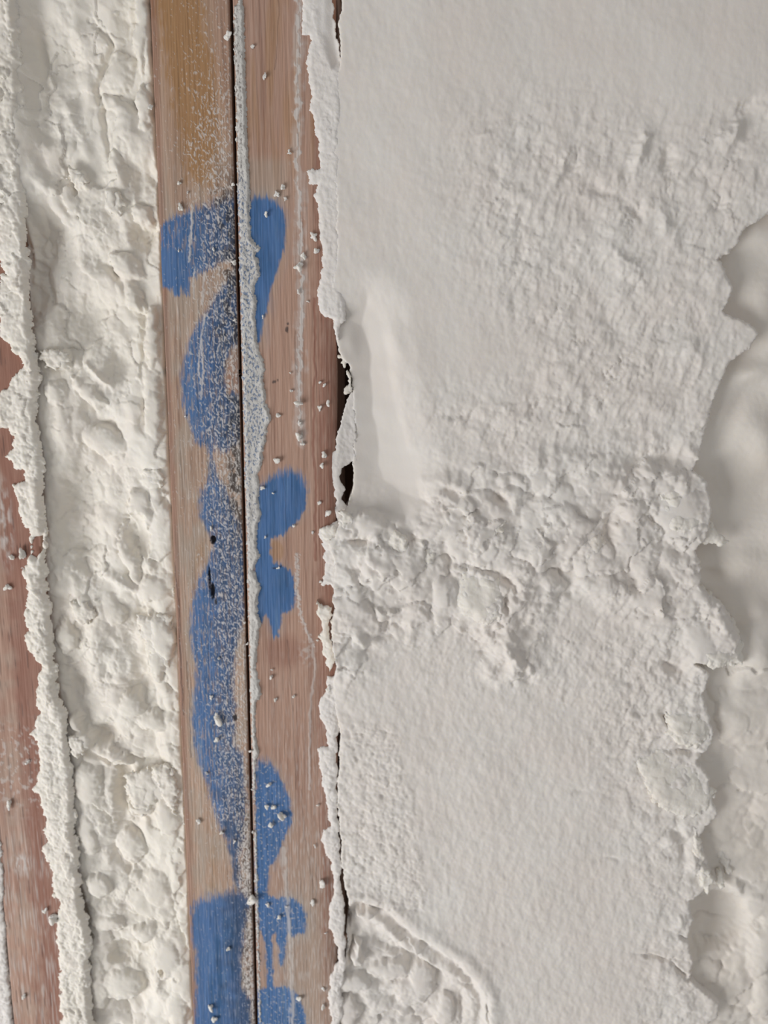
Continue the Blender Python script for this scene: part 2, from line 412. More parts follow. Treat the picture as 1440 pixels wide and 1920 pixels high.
def left_masks(u, v):
    gapd = UL1 - u
    pm = np.maximum(np.maximum(brushy(u, v, LP1, 4, 11, 2.2, 9), brushy(u, v, LP3, 8, 13, 2.2, 9)), brushy(u, v, LP2, 7, 12, 1.6) * (1 - brushy(u, v, LHOLE, 5, 15)))
    scuff = sstep(0.22, 0.5, streak(u, v, 21, 3, 26) + 0.15)
    solid = np.maximum(sstep(8, -4, sdf(u, v, poly([(300, 470), (350, 470), (352, 560), (298, 545)]))), sstep(8, -6, sdf(u, v, LP3)))
    paint = pm * np.clip(0.93 - 0.45 * scuff * (1 - solid), 0, 1)
    # white stipple of foam mist, thicker towards the gap
    W = UL1 - UL0; k = u - UL0
    dens = 0.10 + 0.60 * sstep(W * 0.22, W * 0.72, k + fbm(u, v, 60, 3, 31) * 50)
    v10, v1500 = at1(380, 40)[1], at1(380, 1500)[1]
    dens = dens * (0.35 + 0.65 * sstep(at1(380, 20)[1], at1(380, 260)[1], v)) + 0.16 * pm
    dens += 0.3 * sstep(22, 6, gapd) * sstep(v1500, v1500 + 160, v)
    dens *= 1 - 0.65 * solid
    dens = np.where(v > at1(400, 1540)[1], dens * sstep(40, 20, gapd) + dens * 0.25, dens)
    ca, sa = math.cos(0.5), math.sin(0.5)
    x_ = u * 1.15 + fbm(u, v, 12, 2, 5) * 5; y_ = v * 0.72 + fbm(u, v, 12, 2, 6) * 5
    x_, y_ = x_ * ca + y_ * sa, -x_ * sa + y_ * ca
    n1 = noise(x_ / 3.7, y_ / 3.7, 41) * 0.72 + noise(x_ / 7.2 + 5, y_ / 7.2, 43) * 0.28 + noise(x_ / 2.4, y_ / 2.4, 47) * 0.25
    dens = np.clip(dens, 0, 0.95) * (1 - 0.22 * pm)
    T = 0.56 - 0.66 * dens
    white = sstep(T - 0.12, T + 0.20, n1) * (0.42 + 0.5 * dens)
    white = np.clip(white, 0, 0.9)
    grain = sstep(0.12, 0.5, streak(u, v, 51, 2.6, 34)) * 0.40 * sstep(at1(400, 250)[1], at1(400, 420)[1], v) * (1 - pm * 0.6)
    white = np.maximum(white, grain * sstep(6, 26, k))
    for pts, wd in (([(360, 385), (360, 420), (357, 455), (355, 490)], 3.2), ([(365, 505), (362, 530), (364, 560)], 2.2), ([(384, 512), (381, 540), (379, 570)], 3),
                    ([(384, 590), (378, 630), (372, 690), (376, 720)], 2.3), ([(379, 640), (381, 700), (377, 748)], 2.3), ([(402, 1500), (406, 1560)], 1.5)):
        d, t = ldist(u + fbm(u, v, 8, 2, 3) * 3, v, poly(pts)); white = np.maximum(white, sstep(wd, wd * 0.35, d) * (0.75 + 0.2 * streak(u, v, 4)))
    # blackish wood showing between the specks beside the gap
    dk = sstep(46, 12, gapd + fbm(u, v, 40, 3, 61) * 34) * np.maximum(sstep(at1(430, 270)[1], at1(430, 400)[1], v) * sstep(at1(440, 1240)[1], at1(440, 900)[1], v),
                                                                     0.75 * sstep(at1(440, 1400)[1], at1(440, 1500)[1], v))
    dark = np.clip(dk * (1 - brushy(u, v, LHOLE, 6, 16)) * 0.85, 0, 0.85) * sstep(-0.25, 0.1, fbm(u, v, 12, 3, 67, sv=22) + 0.08)
    dark = np.maximum(dark, 0.5 * pm * sstep(W * 0.35, W * 0.8, k + fbm(u, v, 30, 2, 17) * 30) * (1 - sstep(0, 1, white * 2)))
    for cx, cy, rx, ry in ((400, 1012, 6, 9), (393, 1085, 2.2, 26), (399, 1108, 4, 18), (405, 1128, 3, 7), (441, 1345, 5, 8)):
        cu, cv = at1(cx, cy); r = np.hypot((u - cu + fbm(u, v, 6, 2, 9) * 4) / rx, (v - cv) / ry)
        s_ = sstep(1.15, 0.75, r); dark = np.maximum(dark, s_ * 0.95); white *= 1 - s_
    for pts in ([(325, 1040), (335, 1130), (340, 1260), (343, 1340)], [(352, 1240), (356, 1330), (357, 1420)], [(436, 700), (438, 830)]):
        d, t = ldist(u + fbm(u, v, 30, 2, 6) * 3, v, poly(pts)); dark = np.maximum(dark, 0.5 * sstep(1.6, 0.6, d))
    grey = 0.55 * sstep(at1(320, 220)[1], at1(320, 420)[1], v) * sstep(-0.2, 0.3, fbm(u, v, 26, 3, 71, sv=90))
    red = 0.5 * sstep(16, 4, k) + 0.5 * brushy(u, v, LHOLE, 6, 18) + 0.25 * sstep(40, 10, gapd) * sstep(at1(430, 300)[1], at1(430, 100)[1], v)
    och = brushy(u, v, LOCH, 22, 81) * 0.85 + 0.35 * sstep(40, -10, sdf(u, v, LOCH)) + 0.35 * sstep(12, 0, np.abs(u - at1(372, 960)[0]) - 4) * sstep(-0.1, 0.4, fbm(u, v, 60, 2, 5)) * sstep(at1(380, 850)[1], at1(380, 1000)[1], v)
    deep = 0.0 * u
    for x0, y0, y1 in ((410, 1745, 1935), (412, 1800, 1900), (435, 1700, 1850), (424, 1700, 1800), (398, 1820, 1930)):
        cu, _ = at1(x0, (y0 + y1) / 2); va, vb = at1(x0, y0)[1], at1(x0, y1)[1]
        deep = np.maximum(deep, 0.7 * np.exp(-((u - cu + fbm(u, v, 40, 2, 2) * 4) / 5) ** 2) * sstep(va, va + 30, v) * sstep(vb, vb - 30, v))
    return {'paint': paint, 'white': white, 'ochre': np.clip(och, 0, 0.9), 'dark': dark, 'grey': grey, 'red': np.clip(red, 0, .6), 'deep': deep * pm}
def right_masks(u, v):
    pm = np.maximum(np.maximum(brushy(u, v, RP1, 3, 111, 1.5, 5), brushy(u, v, RP2, 3.5, 112, 2.2, 8)), brushy(u, v, RP3, 3.5, 113, 2.2, 9))
    halo = np.maximum(np.maximum(sstep(26, 0, sdf(u, v, RP1)), sstep(16, 0, sdf(u, v, RP2))), sstep(26, 0, sdf(u, v, RP3)))
    paint = np.clip(pm * 0.93 + halo * 0.14 * sstep(-0.2, 0.3, fbm(u, v, 12, 3, 4, sv=40)), 0, 0.95)
    d, t = ldist(u + fbm(u, v, 16, 3, 121) * 7, v, poly([(561, -10), (559, 150), (557, 300), (562, 380), (564, 470), (566, 560), (562, 640), (560, 740), (565, 830)]))
    white = np.maximum(sstep(5.5, 1.0, d + fbm(u, v, 7, 3, 122, sv=16) * 8) * 0.85, 0.38 * sstep(13, 3, d + fbm(u, v, 12, 2, 128, sv=60) * 12))
    d, t = ldist(u + fbm(u, v, 16, 3, 123) * 5, v, poly([(558, 1040), (557, 1110), (566, 1160), (575, 1185), (588, 1210)]))
    white = np.maximum(white, sstep(5.0, 1.0, d + fbm(u, v, 5, 3, 124) * 7) * 0.7)
    d, t = ldist(u + fbm(u, v, 20, 3, 125) * 4, v, poly([(584, 1210), (592, 1250), (583, 1310), (580, 1400), (580, 1480)]))
    white = np.maximum(white, sstep(3.5, 1.0, d) * 0.5)
    haze = sstep(0.05, 0.5, streak(u, v, 131, 3.0, 30) + 0.08) * 0.30
    haze *= sstep(at1(560, 1150)[1], at1(560, 1620)[1], v) * sstep(10, 60, u - UR0) + 0.18
    blob = sstep(26, 0, np.hypot((u - at1(575, 1225)[0]) / 1.0, (v - at1(575, 1225)[1]) / 1.6))
    white = np.maximum(np.maximum(white, haze * (1 - pm * 0.5)), blob * 0.55 * sstep(-0.2, 0.3, fbm(u, v, 10, 3, 9)))
    d, t = ldist(u + fbm(u, v, 20, 3, 127) * 4, v, poly([(531, 1590), (535, 1640), (541, 1720), (546, 1800), (549, 1930)]))
    white = np.maximum(white, 0.6 * sstep(7, 1, d + fbm(u, v, 5, 3, 124, sv=20) * 8))
    # mist specks within the two lower marks
    sp = sstep(0.30, 0.42, fbm(u, v, 6, 2, 141) + 0.03) * (sstep(10, -8, sdf(u, v, RP3)))
    white = np.maximum(white, sp * 0.5)
    dark = 0.0 * u
    for cx, cy, rx, ry in ((538, 618, 3.2, 6), (540, 607, 2, 3), (514, 716, 4, 3.2), (520, 713, 2.5, 2.5), (516, 1065, 6, 2)):
        cu, cv = at1(cx, cy); r = np.hypot((u - cu + fbm(u, v, 6, 2, 9) * 4) / rx, (v - cv) / ry); dark = np.maximum(dark, sstep(1.2, 0.6, r) * 0.75)
    for pts in ([(523, 0), (521, 60), (515, 130)], [(532, 890), (536, 980), (538, 1100)], [(540, 1200), (548, 1330), (556, 1480)], [(565, 1480), (570, 1560), (584, 1640), (592, 1700)],
                [(592, 1620), (594, 1690)], [(552, 620), (556, 700)]):
        d, t = ldist(u + fbm(u, v, 30, 2, 6) * 3, v, poly(pts)); dark = np.maximum(dark, 0.28 * sstep(1.8, 0.6, d))
    k = UR1 - u
    red = 0.75 * sstep(48, 22, k + fbm(u, v, 26, 3, 151) * 10) * (0.5 + 0.5 * sstep(-.3, .3, streak(u, v, 5, 4, 60))) * (1 - 0.5 * sstep(at1(600, 1700)[1], at1(600, 1850)[1], v))
    d, t = ldist(u + fbm(u, v, 30, 2, 6) * 4, v, poly([(590, 560), (590, 700), (588, 800), (592, 950), (592, 1050)])); red = np.maximum(red, 0.8 * sstep(4, 1, d))
    kn = np.hypot((u - at1(535, 1222)[0]) / 44, (v - at1(535, 1222)[1]) / 40); red = np.maximum(red, 0.5 * sstep(1.2, 0.4, kn))
    grey = 0.5 * sstep(30, 4, np.abs(v - at1(500, 340)[1]) - 20) * sstep(110, 70, u - UR0) + 0.25 * halo + 0.55 * sstep(at1(560, 1450)[1], at1(560, 1750)[1], v) * sstep(30, 80, u - UR0)
    och = 0.45 * sstep(-0.1, 0.35, fbm(u, v, 22, 2, 161, sv=200)) * sstep(at1(500, 420)[1], at1(500, 200)[1], v)
    cu, cv = at1(518, 1033); och = np.maximum(och, 0.5 * sstep(1.2, .8, np.hypot((u - cu) / 14, (v - cv) / 20)))
    deep = 0.5 * sstep(-0.05, 0.35, fbm(u, v, 14, 2, 171, sv=60))
    return {'paint': paint, 'white': np.clip(white, 0, 0.92), 'ochre': och, 'dark': dark, 'grey': np.clip(grey, 0, .7), 'red': red, 'deep': deep * pm * 0.5}
def far_masks(u, v):
    vv = lambda y: at1(60, y)[1]
    white = sstep(0.0, 0.45, streak(u, v, 201, 2.6, 60)) * 0.45 * sstep(vv(1480), vv(1640), v)
    white = np.maximum(white, 0.5 * sstep(0.12, 0.3, fbm(u, v, 9, 3, 205, sv=14)) * sstep(vv(1330), vv(1400), v) * sstep(vv(1560), vv(1470), v))
    b = sstep(1.3, 0.3, np.hypot((u - at1(40, 1620)[0]) / 22, (v - at1(40, 1620)[1]) / 26)); white = np.maximum(white, b * sstep(-0.2, 0.3, fbm(u, v, 7, 3, 9, sv=20)) * 0.85)
    b = sstep(1.3, 0.3, np.hypot((u - at1(8, 980)[0]) / 18, (v - at1(8, 980)[1]) / 90)); white = np.maximum(white, b * sstep(-0.2, 0.3, fbm(u, v, 8, 3, 19, sv=26)) * 0.7)
    red = 0.7 * sstep(60, 20, UF1 - u - 30 + fbm(u, v, 40, 3, 9) * 20) + 0.25 * sstep(-.2, .4, fbm(u, v, 30, 3, 12, sv=120))
    return {'paint': u * 0, 'white': white, 'ochre': u * 0, 'dark': 0.5 * sstep(0.35, 0.5, streak(u, v, 207, 3, 90)), 'grey': 0.3 * sstep(-.2, .3, fbm(u, v, 40, 2, 3)), 'red': np.clip(red, 0, .8), 'deep': u * 0}

def face_relief(seed, pits=()):
    def f(u, v):
        h = fbm(u, v, 3.4, 3, seed, sv=90) * 0.9 + fbm(u, v, 40, 2, seed + 3, sv=300) * 1.0
        for cx, cy, rx, ry, dp in pits:
            cu, cv = at1(cx, cy); r = np.hypot((u - cu) / rx, (v - cv) / ry); h = h - dp * sstep(1.2, 0.5, r)
        return h
    return f
t = thing('wooden_stud', 'pinkish wooden stud left of the black gap, with long white-speckled blue paint marks', 'stud', 'wooden wall studs')
link('lumber', stud_mesh('lumber', UL0, UL1, 1.15, 1.5, face_relief(301, ((400, 1012, 5, 8, 9), (393, 1085, 2.2, 26, 6), (399, 1108, 4, 16, 7))), left_masks), WOOD, t)
LEFT_STUD = t
t = thing('wooden_stud', 'reddish wooden stud right of the black gap, with clean blue marks and a white crust', 'stud', 'wooden wall studs')
link('lumber', stud_mesh('lumber', UR0, UR1, 1.15, 1.5, face_relief(302), right_masks, rl=2.0, rr=26.0, rd=15.0), WOODR, t)
RIGHT_STUD = t
t = thing('wooden_stud', 'unpainted wooden stud at the left edge of the picture, half buried under ragged foam', 'stud', 'wooden wall studs')
link('lumber', stud_mesh('lumber', UF0, UF1, 2.0, 2.5, face_relief(303), far_masks), WOODR, t)
FAR_STUD = t

# crust of foam mist along the left edge of the right stud
def crust_mat():
    m, nt, b = new_mat('speckled_foam_crust')
    sp = tex(nt, (1000, 1000, 620), 1, 2, 0.6)
    a = attr(nt, 'blue')
    under = mix(nt, a, lin(132, 122, 118), lin(92, 116, 152))
    th = math_(nt, 'ADD', sp, math_(nt, 'MULTIPLY', attr(nt, 'thick'), 0.12))
    c = ramp(nt, th, [(0.36, (0.15, 0.15, 0.15)), (0.50, (0.97, 0.97, 0.97))])
    nt.links.new(mix(nt, c, under, mix(nt, tex(nt, (100, 100, 60), 1, 2), lin(200, 196, 190), lin(214, 212, 208))), b.inputs['Base Color'])
    b.inputs['Roughness'].default_value = 0.8
    bp = N(nt, 'ShaderNodeBump', Strength=0.5, Distance=0.0005)
    nt.links.new(math_(nt, 'ADD', c, sp), bp.inputs['Height']); nt.links.new(bp.outputs[0], b.inputs['Normal'])
    return m
CRUST = crust_mat()
cr = [(457, -12), (457, 0), (459, 40), (461, 90), (461, 150), (463, 200), (464, 260), (467, 310), (470, 350), (469, 400), (471, 440), (476, 452), (491, 465),
      (489, 472), (480, 478), (487, 495), (489, 515), (481, 530), (477, 545), (482, 560), (480, 600), (483, 640), (487, 655), (493, 672), (497, 690), (495, 715),
      (499, 735), (501, 760), (506, 772), (509, 785), (502, 800), (500, 822), (494, 850), (492, 872), (484, 892), (488, 912), (486, 940), (492, 965), (484, 985),
      (482, 1005), (482, 1028), (490, 1040), (481, 1055), (477, 1068), (484, 1090), (490, 1105), (484, 1120), (484, 1150), (490, 1165), (486, 1190), (483, 1215),
      (481, 1250), (484, 1262), (487, 1275), (491, 1303), (480, 1318), (480, 1380), (484, 1400), (488, 1408), (482, 1425), (480, 1445), (479, 1520), (482, 1600),
      (484, 1680), (486, 1760), (488, 1850), (490, 1935)]
gap_edge = [(436.8 + (485.6 - 436.8) * y / 1920, y) for y in range(1935, -20, -60)]
cu_, cv_ = grid(UR0 - 3, UR0 + 75, at1(450, -5)[1], V1 - 30, 1.5)
CP = poly(cr + gap_edge)
msk = sdf(*[a + b for a, b in zip((cu_, cv_), (fbm(cu_, cv_, 8, 3, 402) * 4, fbm(cu_, cv_, 8, 3, 403) * 4))], CP)
vtop, vmid, vlow = at1(450, 300)[1], at1(450, 900)[1], at1(480, 1440)[1]
edge = sstep(0, -6, msk)
hC = -1.5 + 4.4 * np.clip(edge, 0, 1) ** 0.5 + lumps(cu_, cv_, 12, 405) * 1.2 * edge + fbm(cu_, cv_, 22, 2, 406) * 1.2
hC += 1.8 * np.exp(-((msk + 6) / 4.5) ** 2) * sstep(-0.2, 0.3, fbm(cu_, cv_, 30, 2, 409) + 0.1)
thick = np.exp(-((msk + 3) / 6.0) ** 2) * sstep(UR0 + 4, UR0 + 14, cu_) + 0.6 * sstep(vmid, vmid + 200, cv_) - 0.2 * sstep(vtop, vtop + 60, cv_) * sstep(vmid, vmid - 100, cv_)
blue = np.maximum(sstep(vtop, vtop + 60, cv_) * sstep(at1(470, 1120)[1], at1(470, 850)[1], cv_), 0.9 * sstep(vlow - 20, vlow + 10, cv_))
sheet('foam_crust', cu_, cv_, hC, msk, 3.0, CRUST, RIGHT_STUD, 'whitish speckled foam crust beside the black gap', {'thick': thick, 'blue': blue}, 1.5)

# ------------------------------------------------------------------ right bay: shaved foam
FOAM_R = thing('spray_foam', 'wide cream spray foam right of the paired studs, shaved flat around a rough band', 'spray foam', 'spray foam insulation in the wall bays')
FACE_L = [(641, -20), (640, 20), (633, 46), (637, 80), (639, 118), (632, 140), (628, 200), (628, 300), (631, 400), (629, 500), (620, 560), (624, 598), (630, 640),
          (641, 668), (653, 685), (660, 712), (662, 760), (666, 800), (664, 850), (662, 905), (655, 948), (640, 965), (637, 985), (632, 1000), (617, 1016), (624, 1040),
          (629, 1075), (624, 1118), (634, 1136), (627, 1150), (622, 1172), (624, 1208), (634, 1242), (626, 1280), (629, 1320), (637, 1370), (637, 1420), (634, 1470),
          (634, 1500), (637, 1540), (640, 1590), (644, 1640), (652, 1680), (656, 1705), (651, 1740), (652, 1780), (648, 1812), (619, 1832), (617, 1870), (620, 1900), (621, 1945)]
FACE_R = [(1300, 1945), (1345, 1905), (1350, 1880), (1322, 1860), (1292, 1836), (1300, 1805), (1290, 1770), (1297, 1725), (1294, 1690), (1316, 1672), (1335, 1655), (1326, 1610), (1312, 1565), (1345, 1522),
          (1334, 1490), (1322, 1440), (1306, 1425), (1330, 1398), (1338, 1372), (1330, 1340), (1316, 1300), (1330, 1262), (1300, 1240), (1370, 1235), (1385, 1190), (1350, 1130), (1306, 1095),
          (1312, 1050), (1300, 1030), (1322, 1005), (1332, 960), (1322, 905), (1296, 880), (1312, 848), (1324, 806), (1330, 775), (1345, 735), (1366, 678), (1402, 655), (1424, 624),
          (1390, 598), (1356, 582), (1372, 545), (1364, 515), (1348, 488), (1384, 458), (1396, 428), (1440, 402), (1480, 380), (1480, -20)]
FP = poly(FACE_L + FACE_R)
gu, gv = grid(at1(605, 0)[0] - 12, 1640, at1(700, -18)[1], V1 - 25, 2.3)
R = Relief(gu, gv, 501)
# torn band
BAND = poly([(600, 962), (655, 958), (700, 945), (770, 962), (830, 925), (860, 900), (930, 895), (1000, 868), (1090, 880), (1180, 850), (1300, 862), (1360, 960), (1320, 1050),
             (1390, 1170), (1410, 1260), (1310, 1260), (1210, 1150), (1100, 1090), (1010, 1110), (985, 1180), (985, 1255), (940, 1240), (900, 1180), (840, 1150), (770, 1170), (700, 1215), (640, 1270), (590, 1230)])
bd = sdf(R.wu, R.wv, BAND); band = sstep(60, -44, bd + fbm(gu, gv, 60, 3, 508) * 40)
ROUGH1 = sdf(R.wu, R.wv, poly([(860, 240), (1000, 180), (1250, 230), (1440, 200), (1480, 420), (1360, 470), (1400, 640), (1320, 860), (1000, 900), (830, 900), (800, 760), (980, 680), (900, 540), (840, 380)]))
ROUGH2 = sdf(R.wu, R.wv, poly([(620, 1340), (740, 1360), (790, 1600), (800, 1700), (740, 1720), (640, 1690), (600, 1500)]))
ROUGH3 = sdf(R.wu, R.wv, poly([(1150, 1240), (1330, 1240), (1340, 1940), (1200, 1940), (1220, 1700), (1140, 1500)]))
r1 = np.maximum(sstep(90, -90, ROUGH1), 0.75 * sstep(70, -60, sdf(R.wu, R.wv, poly([(700, 1180), (1000, 1120), (1180, 1120), (1320, 1250), (1320, 1480), (1180, 1460), (1060, 1300), (800, 1260)])))); r2 = sstep(14, -16, ROUGH2); r3 = sstep(70, -60, ROUGH3)
lowv = sstep(at1(900, 1120)[1], at1(900, 1260)[1], gv)
a_ = math.radians(28)
du = gu * math.cos(a_) + gv * math.sin(a_); dv = -gu * math.sin(a_) + gv * math.cos(a_)
R.h += 4 + fbm(gu, gv, 190, 2, 511) * 5
R.h += fbm(gu, gv, 6, 3, 512, sv=10) * (0.35 + 0.5 * r1 + 0.25 * lowv) + fbm(gu, gv, 17, 3, 509, sv=26) * (0.8 + 1.0 * lowv)
patch = sstep(-0.15, 0.45, fbm(gu, gv, 90, 3, 513))
R.h += (lumps(du, dv, 20, 514, sv=31, amt=.35) - 0.5) * (5.2 * r1 * (0.35 + 0.65 * patch) + 0.3 + 0.8 * lowv * patch) + (lumps(du, dv, 42, 515, sv=66, amt=.35) - 0.5) * 9 * r1 * (0.2 + 0.8 * patch)
R.h += (ridged(du, dv, 26, 3, 516, sv=50) - 0.3) * 3.6 * r1
R.h += (lumps(gu, gv, 8, 517) - 0.5) * (2.6 * r2 + 1.5 * r3 + 0.4 * lowv + 0.5 * r1) + (lumps(gu, gv, 22, 518) - 0.5) * (5 * r2 + 4 * r3)
R.h += fbm(gu, gv, 60, 3, 519) * 6 * r3
# the band itself
R.h += band * ((lumps(gu, gv, 90, 521, amt=0.35) - 0.45) * 27 + (lumps(gu, gv, 44, 522, amt=0.35) - 0.4) * 18 * (0.35 + 0.65 * sstep(-0.3, 0.25, fbm(gu, gv, 110, 2, 526))) + ((lumps(gu, gv, 17, 523) - 0.4) * 5 + fbm(gu, gv, 9, 3, 524) * 2.5) * sstep(-0.25, 0.35, fbm(gu, gv, 50, 2, 525)) + 8)
for s_ in ((1050, 320, 60, 14, 115, 4), (1195, 290, 42, 15, 115, 13), (1215, 265, 12, 8, 0, 5), (1175, 325, 25, 10, 80, -6), (1250, 300, 30, 12, 100, -10), (1372, 245, 36, 17, 112, 14),
           (1395, 205, 40, 16, 150, -10), (1420, 230, 60, 26, 0, -8), (1245, 420, 40, 16, 60, 6), (1170, 500, 60, 20, 45, 7), (1130, 360, 40, 14, 20, -6), (1190, 400, 30, 10, 40, -8),
           (960, 360, 60, 16, 20, 3), (905, 250, 20, 10, 0, 3), (1340, 520, 36, 30, 0, 6), (1290, 660, 50, 26, 30, 6), (1220, 760, 46, 30, 0, 6), (1150, 610, 60, 30, 60, -6),
           (1060, 700, 60, 24, 60, 5), (1250, 850, 60, 26, 0, -12), (1130, 880, 70, 30, 20, 7)):
    R.bump(*s_)
# the smooth chute beside the hole
ch = poly([(640, 590), (690, 560), (720, 600), (735, 680), (745, 760), (775, 860), (800, 940), (760, 975), (690, 965), (650, 950), (655, 800), (650, 700)])
cdist = sdf(gu + fbm(gu, gv, 60, 2, 531) * 8, gv, ch)
R.h = R.h * (1 - 0.8 * sstep(10, -10, cdist)) - 26 * sstep(60, -80, cdist)
R.h += 1.5 * np.exp(-((cdist - 44) / 24) ** 2)
R.bump(655, 640, 26, 46, 0, 7, True); R.bump(742, 640, 20, 60, -10, 4, True)
# holes, crevices and lumps of the band
for s_ in ((846, 922, 20, 14, 20, -14), (938, 936, 24, 15, 35, -22), (885, 958, 22, 5, -15, -12), (960, 985, 20, 30, 20, -12), (905, 1062, 55, 7, 8, -14), (950, 1085, 13, 34, -35, -20),
           (946, 1125, 6, 28, 0, -14), (1135, 1000, 22, 40, -10, -18), (1225, 970, 30, 10, 20, -14), (1270, 1030, 30, 18, 20, -12), (1190, 880, 26, 34, 0, -8), (1145, 960, 16, 26, 0, -7),
           (1240, 865, 60, 18, 6, -16), (1060, 905, 22, 36, 20, -10), (670, 1012, 38, 10, 0, -16), (775, 1010, 16, 40, -12, -10), (860, 1110, 14, 40, 0, -8), (890, 1175, 30, 36, 0, -14),
           (1000, 960, 30, 46, 0, -8), (700, 1080, 60, 30, 0, 6), (655, 1160, 26, 40, 0, 4), (1000, 1040, 30, 60, -10, 8), (1110, 1060, 30, 40, 0, 8), (960, 1235, 14, 60, -18, 11),
           (985, 1250, 10, 50, -18, -8), (905, 1225, 22, 12, 20, -8), (1040, 1130, 60, 30, 10, 3), (1180, 1080, 20, 60, -30, -10), (1330, 1150, 30, 60, -35, 12), (1260, 1250, 30, 14, 30, -14)):
    R.bump(*s_)
for s_ in ((800, 990, 20, 14, 0, 10, 9), (760, 1060, 16, 18, 0, 8, 10), (690, 985, 34, 24, 0, 8, 13), (1010, 900, 24, 22, 0, 8, 10), (1060, 940, 26, 34, 0, 6, 12), (1190, 990, 22, 44, -20, 8, 10),
           (1270, 950, 50, 44, 0, 10, 16), (1240, 910, 24, 16, 0, 12, 14), (1040, 1020, 14, 40, -12, 8, 9), (1130, 1030, 16, 20, 0, 12, 14), (870, 1010, 40, 22, 0, 8, 8), (680, 1040, 50, 22, 0, 8, 8),
           (830, 1130, 20, 34, 0, 8, 7), (1310, 1200, 34, 60, -25, 6, 18), (730, 1120, 40, 30, 0, 9, 5)):
    R.dome(*s_)
# lower-left hollow with its rim
PIT = poly([(640, 1705), (668, 1688), (720, 1700), (770, 1740), (815, 1770), (860, 1800), (895, 1835), (912, 1870), (920, 1960), (600, 1960), (612, 1830), (645, 1812), (650, 1750)])
pd_ = sdf(R.wu * .5 + gu * .5, R.wv * .5 + gv * .5, PIT)
pin = sstep(2, -20, pd_)
R.h = R.h * (1 - pin) + pin * (-20 + (lumps(gu, gv, 90, 541, amt=0.4) - .5) * 20 + (lumps(gu, gv, 36, 542, amt=.4) - .5) * 5 + fbm(gu, gv, 60, 2, 544) * 8 + fbm(gu, gv, 16, 3, 543) * 3)
R.h += 5 * np.exp(-((pd_ - 12) / 14) ** 2)
R.crease([(672, 1712), (700, 1722), (750, 1758), (800, 1796), (850, 1830), (885, 1870), (893, 1930)], 15, 13)
R.crease([(715, 1738), (740, 1762), (775, 1790), (815, 1815)], 9, 8)
R.crease([(700, 1770), (740, 1792), (790, 1822), (840, 1850)], 14, -9)
for s_ in ((690, 1715, 16, 10, 0, 2, 8), (670, 1790, 10, 32, -8, -8, 14),
           (655, 1850, 44, 24, 0, -14, 14), (730, 1830, 40, 24, 0, -16, 9), (790, 1850, 26, 40, 0, -14, 8), (650, 1905, 26, 40, 0, -10, 10), (835, 1900, 18, 40, 0, -14, 9)):
    R.dome(*s_)
for s_ in ((655, 1735, 6, 22, 0, -26), (660, 1785, 7, 34, 0, -26), (755, 1800, 44, 14, 30, -10), (720, 1850, 26, 22, 0, -9), (740, 1885, 14, 14, 0, -9), (915, 1900, 4, 46, -6, -16), (868, 1900, 5, 50, -4, -9)):
    R.bump(*s_)
# right-hand lower edge
for s_ in ((1300, 1330, 50, 30, 20, 8), (1255, 1350, 34, 8, 60, -12), (1285, 1410, 50, 7, 10, -12), (1255, 1470, 60, 40, 0, 8), (1270, 1560, 26, 12, 30, -9), (1255, 1575, 14, 18, 20, 9), (1285, 1590, 16, 30, 0, -10),
           (1300, 1620, 12, 40, -15, 12), (1305, 1640, 14, 24, 0, -8), (1272, 1730, 16, 24, 0, 9), (1284, 1756, 20, 4, 35, -10), (1240, 1795, 60, 5, 12, -9), (1275, 1820, 30, 5, 45, -14), (1290, 1885, 30, 30, 0, 6),
           (1090, 1480, 18, 12, 0, -5), (1180, 1390, 8, 6, 0, -3), (1145, 1610, 30, 8, 0, -4)):
    R.bump(*s_)
mk = sdf(R.wu * 0.45 + gu * 0.55, R.wv * 0.45 + gv * 0.55, FP) + fbm(gu, gv, 7, 2, 551) * 2.4
R.h -= (0.8 + 6 * sstep(at1(700, 900)[0], at1(800, 900)[0], gu)) * np.clip(1 + mk / 5, 0, 1) ** 2
sheet('shaved_face', gu, gv, R.h, mk, 70, CUT, FOAM_R, 'shaved and torn front of the foam', None, 2.3)

# the uncut, recessed skin to the right
gu2, gv2 = grid(at1(1235, 0)[0] - 30, 2000, V0 + 30, V1 - 25, 3.0)
Q = Relief(gu2, gv2, 601)
Q.h += -34 + fbm(gu2, gv2, 150, 2, 611) * 18 + fbm(gu2, gv2, 9, 2, 612) * 0.7
low = sstep(at1(1400, 1180)[1], at1(1400, 1300)[1], gv2)
Q.h += low * ((lumps(gu2, gv2, 96, 613, amt=.35) - .4) * 20 + (lumps(gu2, gv2, 40, 614) - .4) * 6 * sstep(-.2, .3, fbm(gu2, gv2, 90, 2, 616)) + 3)
for s_ in ((1420, 440, 70, 40, 0, 14), (1440, 590, 40, 60, 0, 12), (1420, 700, 60, 26, -20, 18), (1440, 820, 60, 80, 0, 24), (1350, 920, 50, 60, 0, -10), (1420, 940, 80, 40, 0, -4), (1375, 800, 22, 80, 25, -10),
           (1420, 1060, 80, 40, 0, 14), (1345, 1085, 30, 16, 0, -12), (1430, 1150, 40, 34, 0, 16), (1400, 1200, 22, 40, -30, -12), (1440, 1245, 60, 50, 0, 30), (1370, 1290, 24, 60, -8, -10)):
    Q.bump(*s_, True)
